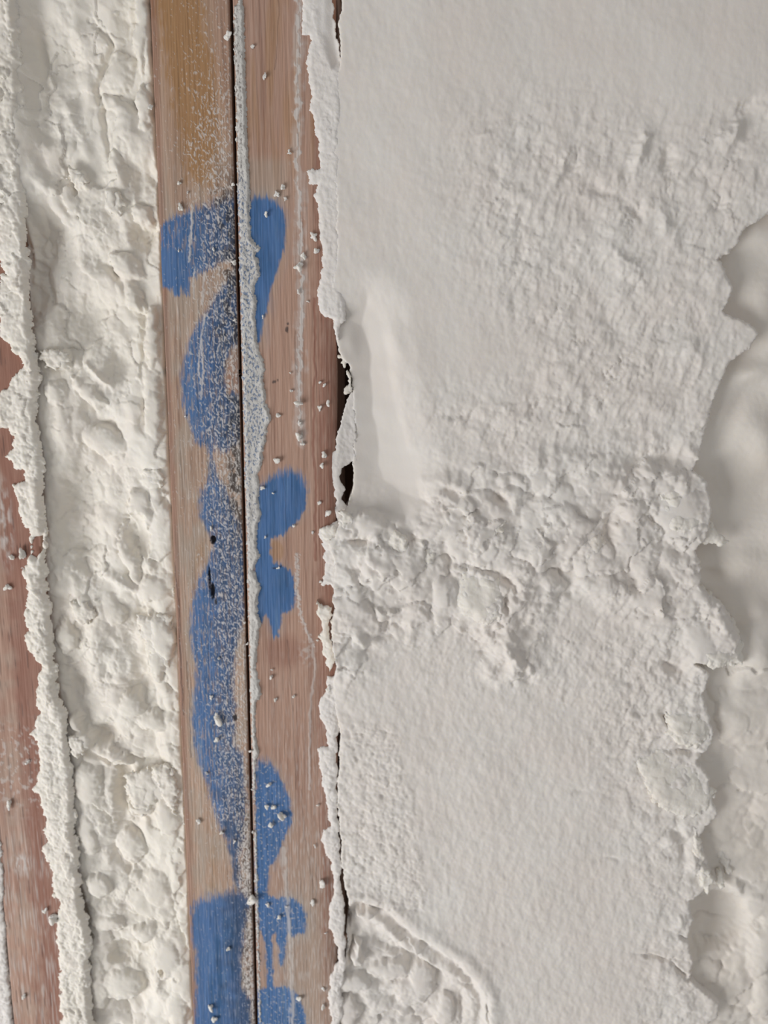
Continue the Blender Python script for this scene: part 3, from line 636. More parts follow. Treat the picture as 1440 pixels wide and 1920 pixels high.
for s_ in ((1372, 1350, 15, 46, -12, -44, 18), (1420, 1330, 40, 26, 20, -46, 16), (1420, 1380, 34, 24, 0, -40, 18), (1360, 1320, 10, 30, 0, -38, 14), (1350, 1440, 50, 14, 20, -46, 10), (1410, 1440, 34, 26, 0, -44, 14),
           (1440, 1500, 24, 30, 0, -38, 16), (1345, 1580, 12, 26, 10, -46, 14), (1400, 1600, 34, 60, 30, -52, 14), (1350, 1660, 12, 18, 0, -36, 16), (1390, 1680, 16, 22, -30, -34, 16), (1425, 1700, 24, 14, 30, -36, 16),
           (1345, 1815, 34, 26, 0, -48, 14), (1352, 1800, 6, 8, 0, -36, 8), (1390, 1850, 60, 24, 30, -58, 12), (1440, 1790, 36, 80, 6, -34, 28), (1440, 1880, 34, 60, 0, -32, 22), (1400, 1900, 60, 20, 30, -50, 10)):
    Q.dome(*s_)
Q.pit(1350, 1745, 62, 62, 0, -46, 22)
Q.bump(1345, 1755, 50, 5, -6, -7)
Q.bump(1345, 1790, 60, 6, 10, -7)
sheet('uncut_skin', gu2, gv2, Q.h, None, 12, SKIN, FOAM_R, 'smooth recessed uncut foam right of the shaved edge', None, 3.0)

# film of overspray on the right edge of the stud, bridging to the shaved face
def film(name, left, rightp, holes, seed, parent, label, hbase=3.2, rough=1.0, ragged=3.0, mat=None):
    P = poly(left + rightp); lo = P.min(0); hi = P.max(0)
    fu, fv = grid(lo[0] - 10, hi[0] + 10, max(lo[1] - 8, 60), min(hi[1] + 8, V1 - 20), 1.7)
    wu, wv = fu + fbm(fu, fv, 26, 4, seed, gain=.6) * ragged * 3, fv + fbm(fu, fv, 26, 4, seed + 1, gain=.6) * ragged * 3
    m = sdf(wu, wv, P)
    for hp in holes: m = np.maximum(m, -sdf(fu + fbm(fu, fv, 9, 2, seed + 5) * 3, fv, poly(hp)))
    e = np.clip(-m / 9, 0, 1)
    h = -1.0 + (hbase + 1.0) * np.sqrt(1 - (1 - e) ** 2) + ((lumps(fu, fv, 20, seed + 2, sv=30, amt=.4) - .4) * 2.6 + fbm(fu, fv, 9, 3, seed + 3) * 1.2) * rough * e
    return fu, fv, h, m
FL1 = [(566, -15), (567, 30), (566, 62), (582, 64), (579, 90), (573, 110), (577, 140), (583, 180), (581, 205), (588, 235), (593, 258), (600, 285), (601, 312), (592, 319),
       (578, 318), (577, 346), (592, 348), (590, 368), (597, 392), (598, 430), (604, 465), (603, 500), (598, 540), (595, 575), (606, 590), (622, 600)]
FR1 = [(634, 640), (644, 600), (652, 560), (660, 500), (662, 400), (660, 300), (660, 200), (650, 150), (638, 120), (633, 84), (629, 50), (625, 20), (624, -15)]
fu, fv, fh, fm = film('f', FL1, FR1, [], 701, None, None)
smooth_ = sstep(10, -6, sdf(fu, fv, poly([(598, -20), (626, -20), (628, 60), (637, 115), (626, 122), (612, 80), (600, 50)])))
fh = fh * (1 - smooth_) + smooth_ * (1 + fbm(fu, fv, 40, 2, 5) * 2 - 8 * sstep(at1(605, 0)[0], at1(632, 0)[0], fu))
fh -= 9 * sstep(at1(628, 300)[0], at1(656, 300)[0], fu) * sstep(at1(640, 120)[1], at1(640, 160)[1], fv) * sstep(at1(640, 600)[1], at1(640, 560)[1], fv)
sheet('overspray_film', fu, fv, fh, fm, 5, FILM, FOAM_R, 'thin whitish overspray lapping onto the upper stud edge', None, 1.7)
FL2 = [(652, 742), (648, 760), (646, 782), (640, 800), (632, 812), (630, 835), (624, 848), (612, 860), (610, 880), (616, 894), (624, 900), (626, 930), (629, 950), (632, 975), (638, 985)]
FR2 = [(652, 985), (650, 955), (640, 940), (646, 922), (641, 905), (636, 892), (646, 876), (664, 866), (668, 800), (664, 744), (658, 736)]
fu, fv, fh, fm = film('f', FL2, FR2, [], 711, None, None, 0.0)
fh -= 4 + 8 * sstep(at1(630, 850)[0], at1(660, 850)[0], fu)
sheet('overspray_film', fu, fv, fh, fm, 3, FILM, FOAM_R, 'torn web of foam across the hole', None, 1.7)
FL3 = [(613, 1268), (614, 1290), (603, 1304), (597, 1328), (602, 1350), (611, 1368), (613, 1400), (598, 1404), (597, 1428), (604, 1455), (607, 1485), (615, 1512), (617, 1536), (622, 1546),
       (609, 1556), (601, 1575), (612, 1598), (619, 1622), (625, 1640), (626, 1675), (616, 1700), (616, 1740), (626, 1758), (633, 1776), (632, 1805), (618, 1832), (618, 1880), (622, 1945)]
FR3 = [(640, 1945), (640, 1850), (648, 1812), (645, 1745), (645, 1700), (640, 1650), (637, 1600), (634, 1555), (631, 1500), (631, 1420), (634, 1372), (636, 1300), (632, 1268)]
fu, fv, fh, fm = film('f', FL3, FR3, [], 721, None, None, 3.0, 1.6)
sheet('overspray_film', fu, fv, fh, fm, 5, FILM, FOAM_R, 'crumbly overspray lapping onto the lower stud edge', None, 1.7)
FL4 = [(634, 975), (612, 985), (600, 992), (599, 1004), (606, 1018), (596, 1012), (612, 1030), (605, 1045), (610, 1065), (604, 1082), (606, 1096), (616, 1098), (624, 1104)]
FR4 = [(634, 1100), (640, 1060), (640, 1000)]
fu, fv, fh, fm = film('f', FL4, FR4, [], 731, None, None, 3.0, 1.8)
sheet('overspray_film', fu, fv, fh, fm, 5, FILM, FOAM_R, 'frayed foam lip on the stud edge at the torn band', None, 1.7)

# free-standing torn chunks, each a closed lump with its own outline
def chunk(name, pts, hb, th, tilt, seed, mat, parent, label=None, lump=0.35, rag=3.0, lean=(0, 0)):
    P = poly(pts, hb + th * 0.5); lo = P.min(0) - 8; hi = P.max(0) + 8
    st = 1.5
    fu, fv = grid(lo[0], hi[0], lo[1], hi[1], st)
    m = sdf(fu + fbm(fu, fv, 16, 3, seed) * rag * 2, fv + fbm(fu, fv, 16, 3, seed + 1) * rag * 2, P)
    c = P.mean(0); rad = max(4.0, -m.min())
    e = np.clip(-m / (rad * 0.55), 0, 1); dome = np.sqrt(np.clip(1 - (1 - e) ** 2, 0, 1))
    tx = (fu - c[0]) * lean[0] + (fv - c[1]) * lean[1]
    top = hb + tx + th * dome * (0.75 + lump * (lumps(fu, fv, max(rad * 1.1, 14), seed + 2) - .3) + 0.25 * fbm(fu, fv, max(rad * 0.7, 12), 2, seed + 3)) + fbm(fu, fv, 8, 2, seed + 4) * 0.5 * dome
    bot = hb + tx - th * 0.8 * dome - 0.5
    o = sheet(name, fu, fv, top, m, 0, mat, parent, label, None, st)
    # underside
    o2 = sheet('tmp', fu, fv, bot, m, 0, None, None, None, None, st)
    me1, me2 = o.data, o2.data
    n1 = len(me1.vertices); v1 = np.zeros(n1 * 3, np.float32); me1.vertices.foreach_get('co', v1); v1 = v1.reshape(-1, 3)
    v2 = np.zeros(n1 * 3, np.float32); me2.vertices.foreach_get('co', v2); v2 = v2.reshape(-1, 3)
    q1 = np.zeros(len(me1.polygons) * 4, np.int32); me1.polygons.foreach_get('vertices', q1); q1 = q1.reshape(-1, 4)
    e_ = np.concatenate([q1[:, [0, 1]], q1[:, [1, 2]], q1[:, [2, 3]], q1[:, [3, 0]]])
    key = e_[:, 0].astype(np.int64) * n1 + e_[:, 1]; rk = e_[:, 1].astype(np.int64) * n1 + e_[:, 0]
    rim = e_[~np.isin(key, rk)]
    walls = np.stack([rim[:, 1], rim[:, 0], rim[:, 0] + n1, rim[:, 1] + n1], -1)
    me = mesh_from(name, np.concatenate([v1, v2]), np.concatenate([q1, q1[:, ::-1] + n1, walls]))
    me.materials.append(mat); o.data = me
    bpy.data.objects.remove(o2); bpy.data.meshes.remove(me1); bpy.data.meshes.remove(me2)
    return o
CH = [
 ([(860, 1072), (880, 1066), (904, 1066), (925, 1078), (940, 1092), (950, 1100), (946, 1128), (940, 1160), (905, 1168), (866, 1152), (850, 1118)], 10, 18, (0.12, 0.22), 'broad torn foam chip near the middle of the rough band'),
 ([(912, 946), (926, 942), (944, 956), (951, 974), (944, 998), (922, 1006), (908, 990), (906, 964)], 9, 14, (0, 0.2), None),
 ([(1104, 1002), (1126, 998), (1136, 1018), (1134, 1040), (1120, 1058), (1096, 1050), (1078, 1020), (1076, 1005)], 10, 15, (0, 0.1), None),
 ([(740, 996), (758, 1000), (768, 1020), (769, 1042), (748, 1048), (726, 1030), (722, 1014)], 9, 13, (0.2, 0), None),
 ([(786, 1028), (800, 1026), (818, 1036), (815, 1056), (796, 1062), (782, 1050)], 8, 11, (0, 0), None),
 ([(1244, 884), (1276, 870), (1304, 880), (1326, 906), (1337, 944), (1334, 980), (1312, 996), (1280, 1004), (1250, 985), (1236, 935)], -2, 22, (-0.25, 0.15), 'large torn foam lobe overhanging the recess'),
 ([(1306, 988), (1334, 982), (1346, 996), (1366, 1014), (1362, 1024), (1350, 1028), (1340, 1019), (1318, 1022), (1306, 1010)], -6, 8, (0, 0.1), 'pointed foam sliver jutting over the recess'),
 ([(1246, 1082), (1270, 1060), (1300, 1036), (1311, 1050), (1309, 1096), (1270, 1102)], 2, 10, (0, 0.1), None),
 ([(1290, 1090), (1330, 1108), (1362, 1140), (1386, 1172), (1399, 1214), (1396, 1250), (1366, 1246), (1332, 1252), (1302, 1214), (1280, 1150)], -8, 20, (-0.3, 0.25), 'big torn foam flap at the right end of the band'),
 ([(1350, 1092), (1366, 1082), (1384, 1086), (1384, 1104), (1370, 1118), (1352, 1112)], -42, 9, (0, 0), None),
 ([(1250, 1340), (1276, 1326), (1312, 1326), (1334, 1350), (1334, 1384), (1306, 1402), (1272, 1396), (1250, 1372)], 0, 16, (-0.1, 0.1), None),
 ([(1190, 1424), (1246, 1402), (1306, 1424), (1322, 1470), (1346, 1490), (1326, 1520), (1280, 1534), (1226, 1504)], 1, 11, (-0.08, 0.1), 'broad foam slab on the lower right edge'),
 ([(1300, 1548), (1316, 1580), (1322, 1620), (1338, 1650), (1326, 1680), (1312, 1650), (1298, 1600)], 2, 9, (0, 0), None),
 ([(1342, 1590), (1352, 1584), (1366, 1612), (1374, 1634), (1364, 1640), (1352, 1622)], -30, 8, (0, 0), None),
 ([(1344, 1632), (1354, 1628), (1358, 1650), (1352, 1666), (1343, 1656)], -22, 8, (0, 0), None),
 ([(591, 1127), (604, 1133), (620, 1140), (622, 1154), (616, 1172), (620, 1200), (628, 1230), (622, 1262), (611, 1240), (600, 1190), (601, 1168), (597, 1150)], 3, 8, (0, 0), 'creamy curled foam flap hanging over the stud edge'),
 ([(628, 1152), (642, 1148), (656, 1172), (664, 1204), (648, 1232), (634, 1226), (622, 1196), (622, 1170)], 4, 12, (0, 0), None),
 ([(636, 962), (652, 960), (664, 972), (662, 994), (648, 1004), (636, 992)], 6, 11, (0, 0), None),
 ([(600, 990), (626, 984), (634, 1002), (618, 1016), (602, 1008)], 4, 7, (0, 0), None),
]
CH += [
 ([(634, 662), (642, 668), (650, 680), (647, 690), (638, 680)], -12, 5, (0, 0), None),
 ([(648, 694), (656, 700), (660, 730), (656, 742), (648, 738), (646, 728), (653, 722), (651, 710), (645, 704)], -12, 5, (0, 0), None)]
for i, (p, hb, th, lean, lab) in enumerate(CH):
    chunk('torn_chunk', p, hb, th, 0, 800 + i * 10, TORN, FOAM_R, lab, lean=lean, rag=4.5)

# ------------------------------------------------------------------ left bay
FOAM_L = thing('spray_foam', 'narrow bay of lumpy cream spray foam between the edge stud and the blue-marked pair', 'spray foam', 'spray foam insulation in the wall bays')
gu3, gv3 = grid(UF1 + 0.5, UL0 + 0.5, at1(100, -18)[1], V1 - 25, 1.9)
L = Relief(gu3, gv3, 901); L.gain = 1.45
L.h += -30 + fbm(gu3, gv3, 120, 3, 911, sv=220) * 18
L.h += (lumps(gu3, gv3, 88, 912, sv=130, amt=.4) - .5) * 20 + (lumps(gu3, gv3, 44, 913, sv=60, amt=.35) - .4) * 7 + (ridged(gu3, gv3, 80, 2, 914, sv=140) - .3) * 6
tornm = sstep(-0.1, 0.35, fbm(gu3, gv3, 80, 3, 915))
L.h += (lumps(gu3, gv3, 15, 916, sv=20) - .4) * 3.0 * tornm + fbm(gu3, gv3, 9, 3, 917) * 1.4 * tornm
# swelling towards the paired studs and broad hollows
k = UL0 - gu3
vL = lambda y: at1(200, y)[1]
L.h += 13 * np.exp(-((k - 26) / 34) ** 2) * sstep(vL(560), vL(700), gv3)
for s_ in ((90, 120, 60, 70, 0, -12), (75, 440, 60, 60, 0, -16), (90, 250, 30, 30, 0, -8), (60, 330, 90, 24, 50, 7), (150, 590, 62, 60, 0, -18), (60, 560, 40, 60, 0, -14), (262, 335, 30, 50, 0, -14),
           (265, 430, 28, 50, 0, -22), (200, 490, 60, 24, 10, -8), (150, 420, 44, 40, 0, 10), (215, 690, 32, 44, -20, -14), (140, 940, 40, 90, 6, -18), (150, 1050, 50, 60, 0, -20), (240, 1010, 26, 60, -6, -16),
           (270, 1060, 20, 24, 0, 12), (230, 1100, 60, 14, 30, 10), (270, 1170, 22, 34, -20, -16), (130, 1290, 36, 70, -6, -16), (170, 1210, 24, 60, 12, 8), (255, 1300, 28, 60, 14, -12), (190, 1390, 50, 30, 0, -16),
           (290, 1380, 40, 40, 0, -6), (170, 1530, 40, 80, -8, 12), (225, 1500, 20, 90, 5, -14), (280, 1500, 40, 40, 0, 10), (240, 1610, 60, 60, 30, -14), (150, 1720, 20, 80, -12, -20), (200, 1720, 50, 40, 0, 10),
           (228, 1795, 40, 26, 0, -18), (255, 1880, 60, 50, 0, -8), (290, 1860, 20, 60, 0, 8), (310, 1760, 30, 90, 0, 8), (100, 1180, 40, 60, 0, -8), (200, 830, 50, 40, 0, -8), (120, 800, 40, 60, 0, 5),
           (275, 60, 18, 110, 4, 16), (250, 40, 40, 60, 0, -8), (210, 300, 24, 60, -6, 8), (230, 210, 30, 40, 0, 8)):
    L.bump(*s_)
for s_ in ((262, 40, 16, 80, 6, -26, 22), (215, 130, 26, 34, 30, -34, 12), (240, 250, 26, 44, -14, -30, 16), (265, 200, 14, 44, 0, -22, 12), (205, 375, 14, 24, 0, -30, 16), (140, 330, 14, 16, 0, -28, 14), (150, 345, 22, 10, 30, -30, 12),
           (100, 380, 60, 18, 50, -32, 12), (232, 500, 36, 22, 30, -34, 16), (245, 560, 30, 16, 60, -28, 14), (262, 400, 24, 18, 20, -26, 12), (280, 640, 16, 60, 0, -22, 16), (285, 780, 18, 60, 0, -22, 17), (278, 720, 26, 40, 0, -26, 15), (110, 675, 20, 18, 0, -26, 15),
           (100, 740, 24, 22, 20, -26, 14), (140, 720, 16, 18, 0, -26, 12), (160, 740, 40, 14, 35, -28, 12), (130, 800, 26, 40, 0, -28, 10), (190, 830, 50, 26, 20, -28, 9), (285, 900, 24, 30, 0, -24, 14), (292, 870, 20, 12, 0, -18, 10),
           (262, 960, 24, 46, -10, -24, 16), (300, 980, 20, 40, 0, -22, 14), (240, 1060, 16, 50, -20, -26, 12), (285, 1110, 34, 30, 0, -24, 14), (150, 1140, 20, 26, 0, -26, 13), (200, 1150, 26, 40, -20, -28, 10), (300, 1200, 26, 50, -10, -22, 18),
           (120, 1200, 20, 36, 0, -28, 12), (290, 1250, 18, 40, 0, -24, 13), (240, 1330, 26, 30, 30, -26, 12), (285, 1360, 40, 26, 10, -28, 14), (150, 1395, 22, 24, 0, -20, 16), (135, 1360, 16, 20, 0, -24, 14), (210, 1430, 34, 18, 10, -28, 12),
           (290, 1480, 50, 40, 0, -26, 15), (260, 1520, 26, 22, 20, -22, 14), (160, 1480, 30, 50, 0, -24, 15), (160, 1570, 22, 56, -8, -24, 14), (310, 1540, 26, 46, -10, -20, 14), (180, 1670, 24, 30, 0, -24, 14), (200, 1740, 34, 24, 0, -26, 13),
           (240, 1600, 30, 40, -20, -34, 12), (290, 1680, 34, 50, 0, -28, 12), (220, 1860, 50, 40, 0, -30, 14), (180, 1860, 22, 60, 0, -26, 12), (310, 1800, 34, 60, 0, -22, 16), (330, 1900, 26, 60, 0, -22, 14), (270, 1760, 34, 20, 0, -24, 12)):
    L.dome(*s_)
for s_ in ((225, 1800, 34, 18, -30, -22, 24), (262, 1790, 16, 20, 0, -22, 16), (160, 1770, 10, 20, 0, -22, 18), (300, 1830, 8, 10, 0, -16, 14), (255, 1010, 22, 44, -8, -20, 17), (235, 1640, 10, 18, 0, -24, 12), (245, 1505, 26, 16, 0, -12, 12), (110, 1300, 22, 44, 0, -20, 14)):
    L.pit(*s_)
for pts, wd, am in (([(160, 30), (180, 45), (196, 65), (202, 80), (190, 100), (176, 130), (172, 165), (182, 195), (186, 220), (190, 250), (200, 290), (200, 320)], 5, -13), ([(40, 400), (46, 470), (52, 540)], 5, 8),
                    ([(170, 490), (200, 500), (220, 530), (235, 555)], 6, -9), ([(150, 680), (180, 710), (210, 730)], 5, 8), ([(140, 1420), (170, 1425), (205, 1440), (240, 1430), (260, 1440), (290, 1432)], 4, -9),
                    ([(255, 545), (262, 600), (262, 700), (268, 800)], 4, -8), ([(100, 170), (130, 230), (160, 300)], 8, 5), ([(60, 20), (70, 110), (75, 160)], 6, -8)):
    L.crease(pts, wd, am)
# meeting the stud: a shadow line above, full up to it below
L.h -= 12 * sstep(9, 0, k) * sstep(vL(1000), vL(700), gv3) + 10 * sstep(6, 0, k)
CRE = poly([(62, 640), (74, 700), (66, 760), (74, 830), (82, 900), (84, 1000), (88, 1100), (98, 1200), (108, 1300), (124, 1340), (128, 1400), (134, 1450), (140, 1550), (148, 1620), (152, 1680), (170, 1760), (166, 1830), (172, 1900), (178, 1945)])
crd = ldist(gu3, gv3, CRE)[0] + fbm(gu3, gv3, 40, 3, 933) * 12
L.h += np.clip(-10 - L.h, 0, 99) * 0.62 * np.exp(-(np.clip(crd, 0, 99) / 24) ** 2)
kl = gu3 - UF1; upm = sstep(vL(470), vL(330), gv3) * sstep(60, 4, kl); L.h = L.h * (1 - upm) + upm * (3.5 + fbm(gu3, gv3, 50, 3, 931, sv=80) * 5)
L.h = np.where((L.h > -8) & (upm < 0.02), -8 + 7 * np.tanh((L.h + 8) / 10), L.h)
sheet('foam_fill', gu3, gv3, L.h, None, 30, BAY, FOAM_L, 'lumpy torn foam filling the bay', None, 1.9)
for p, hb, th, lab in (([(205, 352), (222, 358), (234, 380), (226, 402), (208, 404), (196, 384)], -18, 9, None), ([(130, 312), (150, 322), (166, 336), (160, 350), (138, 342), (126, 330)], -16, 7, None),
               ([(76, 660), (100, 655), (128, 664), (130, 680), (104, 690), (84, 688)], -12, 9, None), ([(132, 1132), (160, 1128), (180, 1150), (164, 1172), (140, 1168)], -12, 8, None),
               ([(234, 1455), (276, 1440), (300, 1470), (296, 1505), (262, 1530), (240, 1500)], -12, 10, None), ([(282, 1440), (318, 1434), (332, 1470), (330, 1530), (312, 1510), (296, 1476)], -10, 10, None),
               ([(126, 1384), (150, 1382), (158, 1404), (146, 1426), (132, 1410)], -8, 9, None), ([(270, 880), (300, 878), (312, 900), (300, 912), (280, 906)], -12, 8, None),
               ([(252, 1150), (276, 1160), (300, 1150), (322, 1160), (318, 1250), (286, 1240), (268, 1204)], -16, 9, None)):
    chunk('torn_chunk', p, hb, th, 0, int(p[0][0] * 3 + p[0][1]), BAY, FOAM_L, lab, rag=5.5)

FLL = [(-60, -15), (-60, 470), (-8, 480), (5, 500), (18, 512), (4, 514), (6, 522), (-6, 540), (-10, 570), (-3, 606), (6, 630), (20, 650), (34, 668), (42, 684), (34, 700), (22, 712), (20, 726), (4, 736), (-10, 742),
       (-10, 800), (14, 803), (26, 816), (26, 836), (15, 848), (14, 860), (24, 872), (46, 884), (47, 898), (38, 904), (24, 914), (36, 940), (40, 962), (38, 978), (50, 992), (56, 1002),
       (60, 1040), (44, 1060), (40, 1078), (52, 1110), (52, 1140), (45, 1160), (56, 1180), (48, 1205), (54, 1220), (80, 1245), (68, 1290), (76, 1335), (60, 1378), (74, 1400), (78, 1440), (62, 1480),
       (80, 1500), (84, 1555), (92, 1580), (82, 1590), (98, 1640), (96, 1660), (112, 1690), (104, 1750), (110, 1790), (116, 1850), (112, 1880), (120, 1945)]
FLR = [(178, 1945), (172, 1900), (166, 1830), (170, 1760), (152, 1680), (148, 1620), (140, 1550), (134, 1450), (128, 1400), (124, 1340), (108, 1300), (98, 1200), (88, 1100), (84, 1000), (82, 900), (74, 830), (66, 760), (74, 700),
       (62, 640), (56, 560), (52, 480), (48, 400), (42, 300), (36, 150), (30, -15)]
fu, fv, fh, fm = film('f', FLL, FLR, [[(64, 1006), (80, 1004), (80, 1030), (70, 1046), (61, 1040)]], 941, None, None, 5.0, 1.5, 4.5)
fh += (lumps(fu, fv, 36, 947, sv=50, amt=.4) - .4) * 12 * np.clip(-fm / 16, 0, 1)
fh -= 5 * sstep(1, 0, np.clip((ldist(fu, fv, poly(FLR))[0]) / 12, 0, 1))
upf = sstep(vL(470), vL(330), fv) * sstep(22, 0, -fm * 1.0)
fh = fh - 3.0 * upf * (fu > at1(10, 200)[0])
sheet('overspray_film', fu, fv, fh, fm, 4, BAY, FOAM_L, 'crumbly whitish foam margin lapping over the edge stud', None, 1.7)

# sliver of foam beyond the edge stud
FOAM_E = thing('spray_foam', 'sliver of yellowish foam left of the edge stud, bottom left corner', 'spray foam', 'spray foam insulation in the wall bays')
gu4, gv4 = grid(UF0 - 120, UF0 + 1, V0 + 30, V1 - 25, 3.0)
hE = -12 + (lumps(gu4, gv4, 50, 961) - .4) * 16 + (lumps(gu4, gv4, 20, 962) - .4) * 6 + fbm(gu4, gv4, 8, 2, 963) * 1.5
sheet('foam_fill', gu4, gv4, hE, None, 20, BAY, FOAM_E, None, None, 3.0)
fu, fv, fh, fm = film('f', [(-30, 1560), (0, 1570), (4, 1620), (7, 1700), (9, 1760), (12, 1800), (18, 1850), (22, 1890), (28, 1945)], [(-30, 1945)], [], 971, None, None, 3.0, 1.5, 3.5)
sheet('overspray_film', fu, fv, fh, fm, 6, FILM, FOAM_E, None, None, 1.7)

# ------------------------------------------------------------------ loose crumbs
import bmesh
def crumb_mesh(seed, lobes=4, elong=1.0):
    rng = np.random.RandomState(seed)
    bm = bmesh.new(); bmesh.ops.create_icosphere(bm, subdivisions=4, radius=1.0)
    co = np.array([v.co[:] for v in bm.verts])
    dirs = rng.normal(size=(lobes, 3)); dirs /= np.linalg.norm(dirs, axis=1)[:, None]; amp = rng.uniform(0.35, 0.9, lobes)
    r = 0.48 + sum(a * np.exp(7.0 * (co @ d - 1)) for a, d in zip(amp, dirs))
    r += 0.30 * fbm(co[:, 0] * 10 + seed, co[:, 1] * 10 + co[:, 2] * 7, 4.0, 3, seed) + 0.26 * fbm(co[:, 2] * 10, co[:, 1] * 10 - co[:, 0] * 6 + seed, 7.0, 2, seed + 4)
    co = co * r[:, None]; co[:, 2] *= elong; co[:, 1] = np.where(co[:, 1] > 0.45, 0.45, co[:, 1])
    co /= np.abs(co[:, [0, 2]]).max()
    for v, c in zip(bm.verts, co): v.co = c
    me = bpy.data.meshes.new('foam_crumb'); bm.to_mesh(me); bm.free()
    me.polygons.foreach_set('use_smooth', [True] * len(me.polygons))
    me.materials.append(CRUMB); return me
small = [crumb_mesh(50 + i, 3) for i in range(5)]
n_crumb = [0]
def crumb(px, py, size, label, group, el=1.0, shared=False, h=1.0):
    i = n_crumb[0]; n_crumb[0] += 1
    me = small[i % 5] if shared else crumb_mesh(1000 + i, 5 if size > 7 else 4, el)
    o = bpy.data.objects.new('foam_crumb', me); COL.objects.link(o)
    r = size * 0.60 * (at1(px + 1, py)[0] - at1(px, py)[0])
    u, v = at1(px, py, h + r * 0.3)
    o.location = tuple(float(x) for x in xyz(np.array(u), np.array(v), np.array(h + r * 0.30)))
    o.scale = (r * S, r * S * 0.8, r * S)
    if shared: o.rotation_euler = (0, (i * 1.7) % 6.28, 0)
    tag(o, label, 'foam crumb', group); return o
GL, GR, GF = 'foam crumbs on the left stud of the pair', 'foam crumbs on the right stud of the pair', 'foam crumbs on the edge stud'
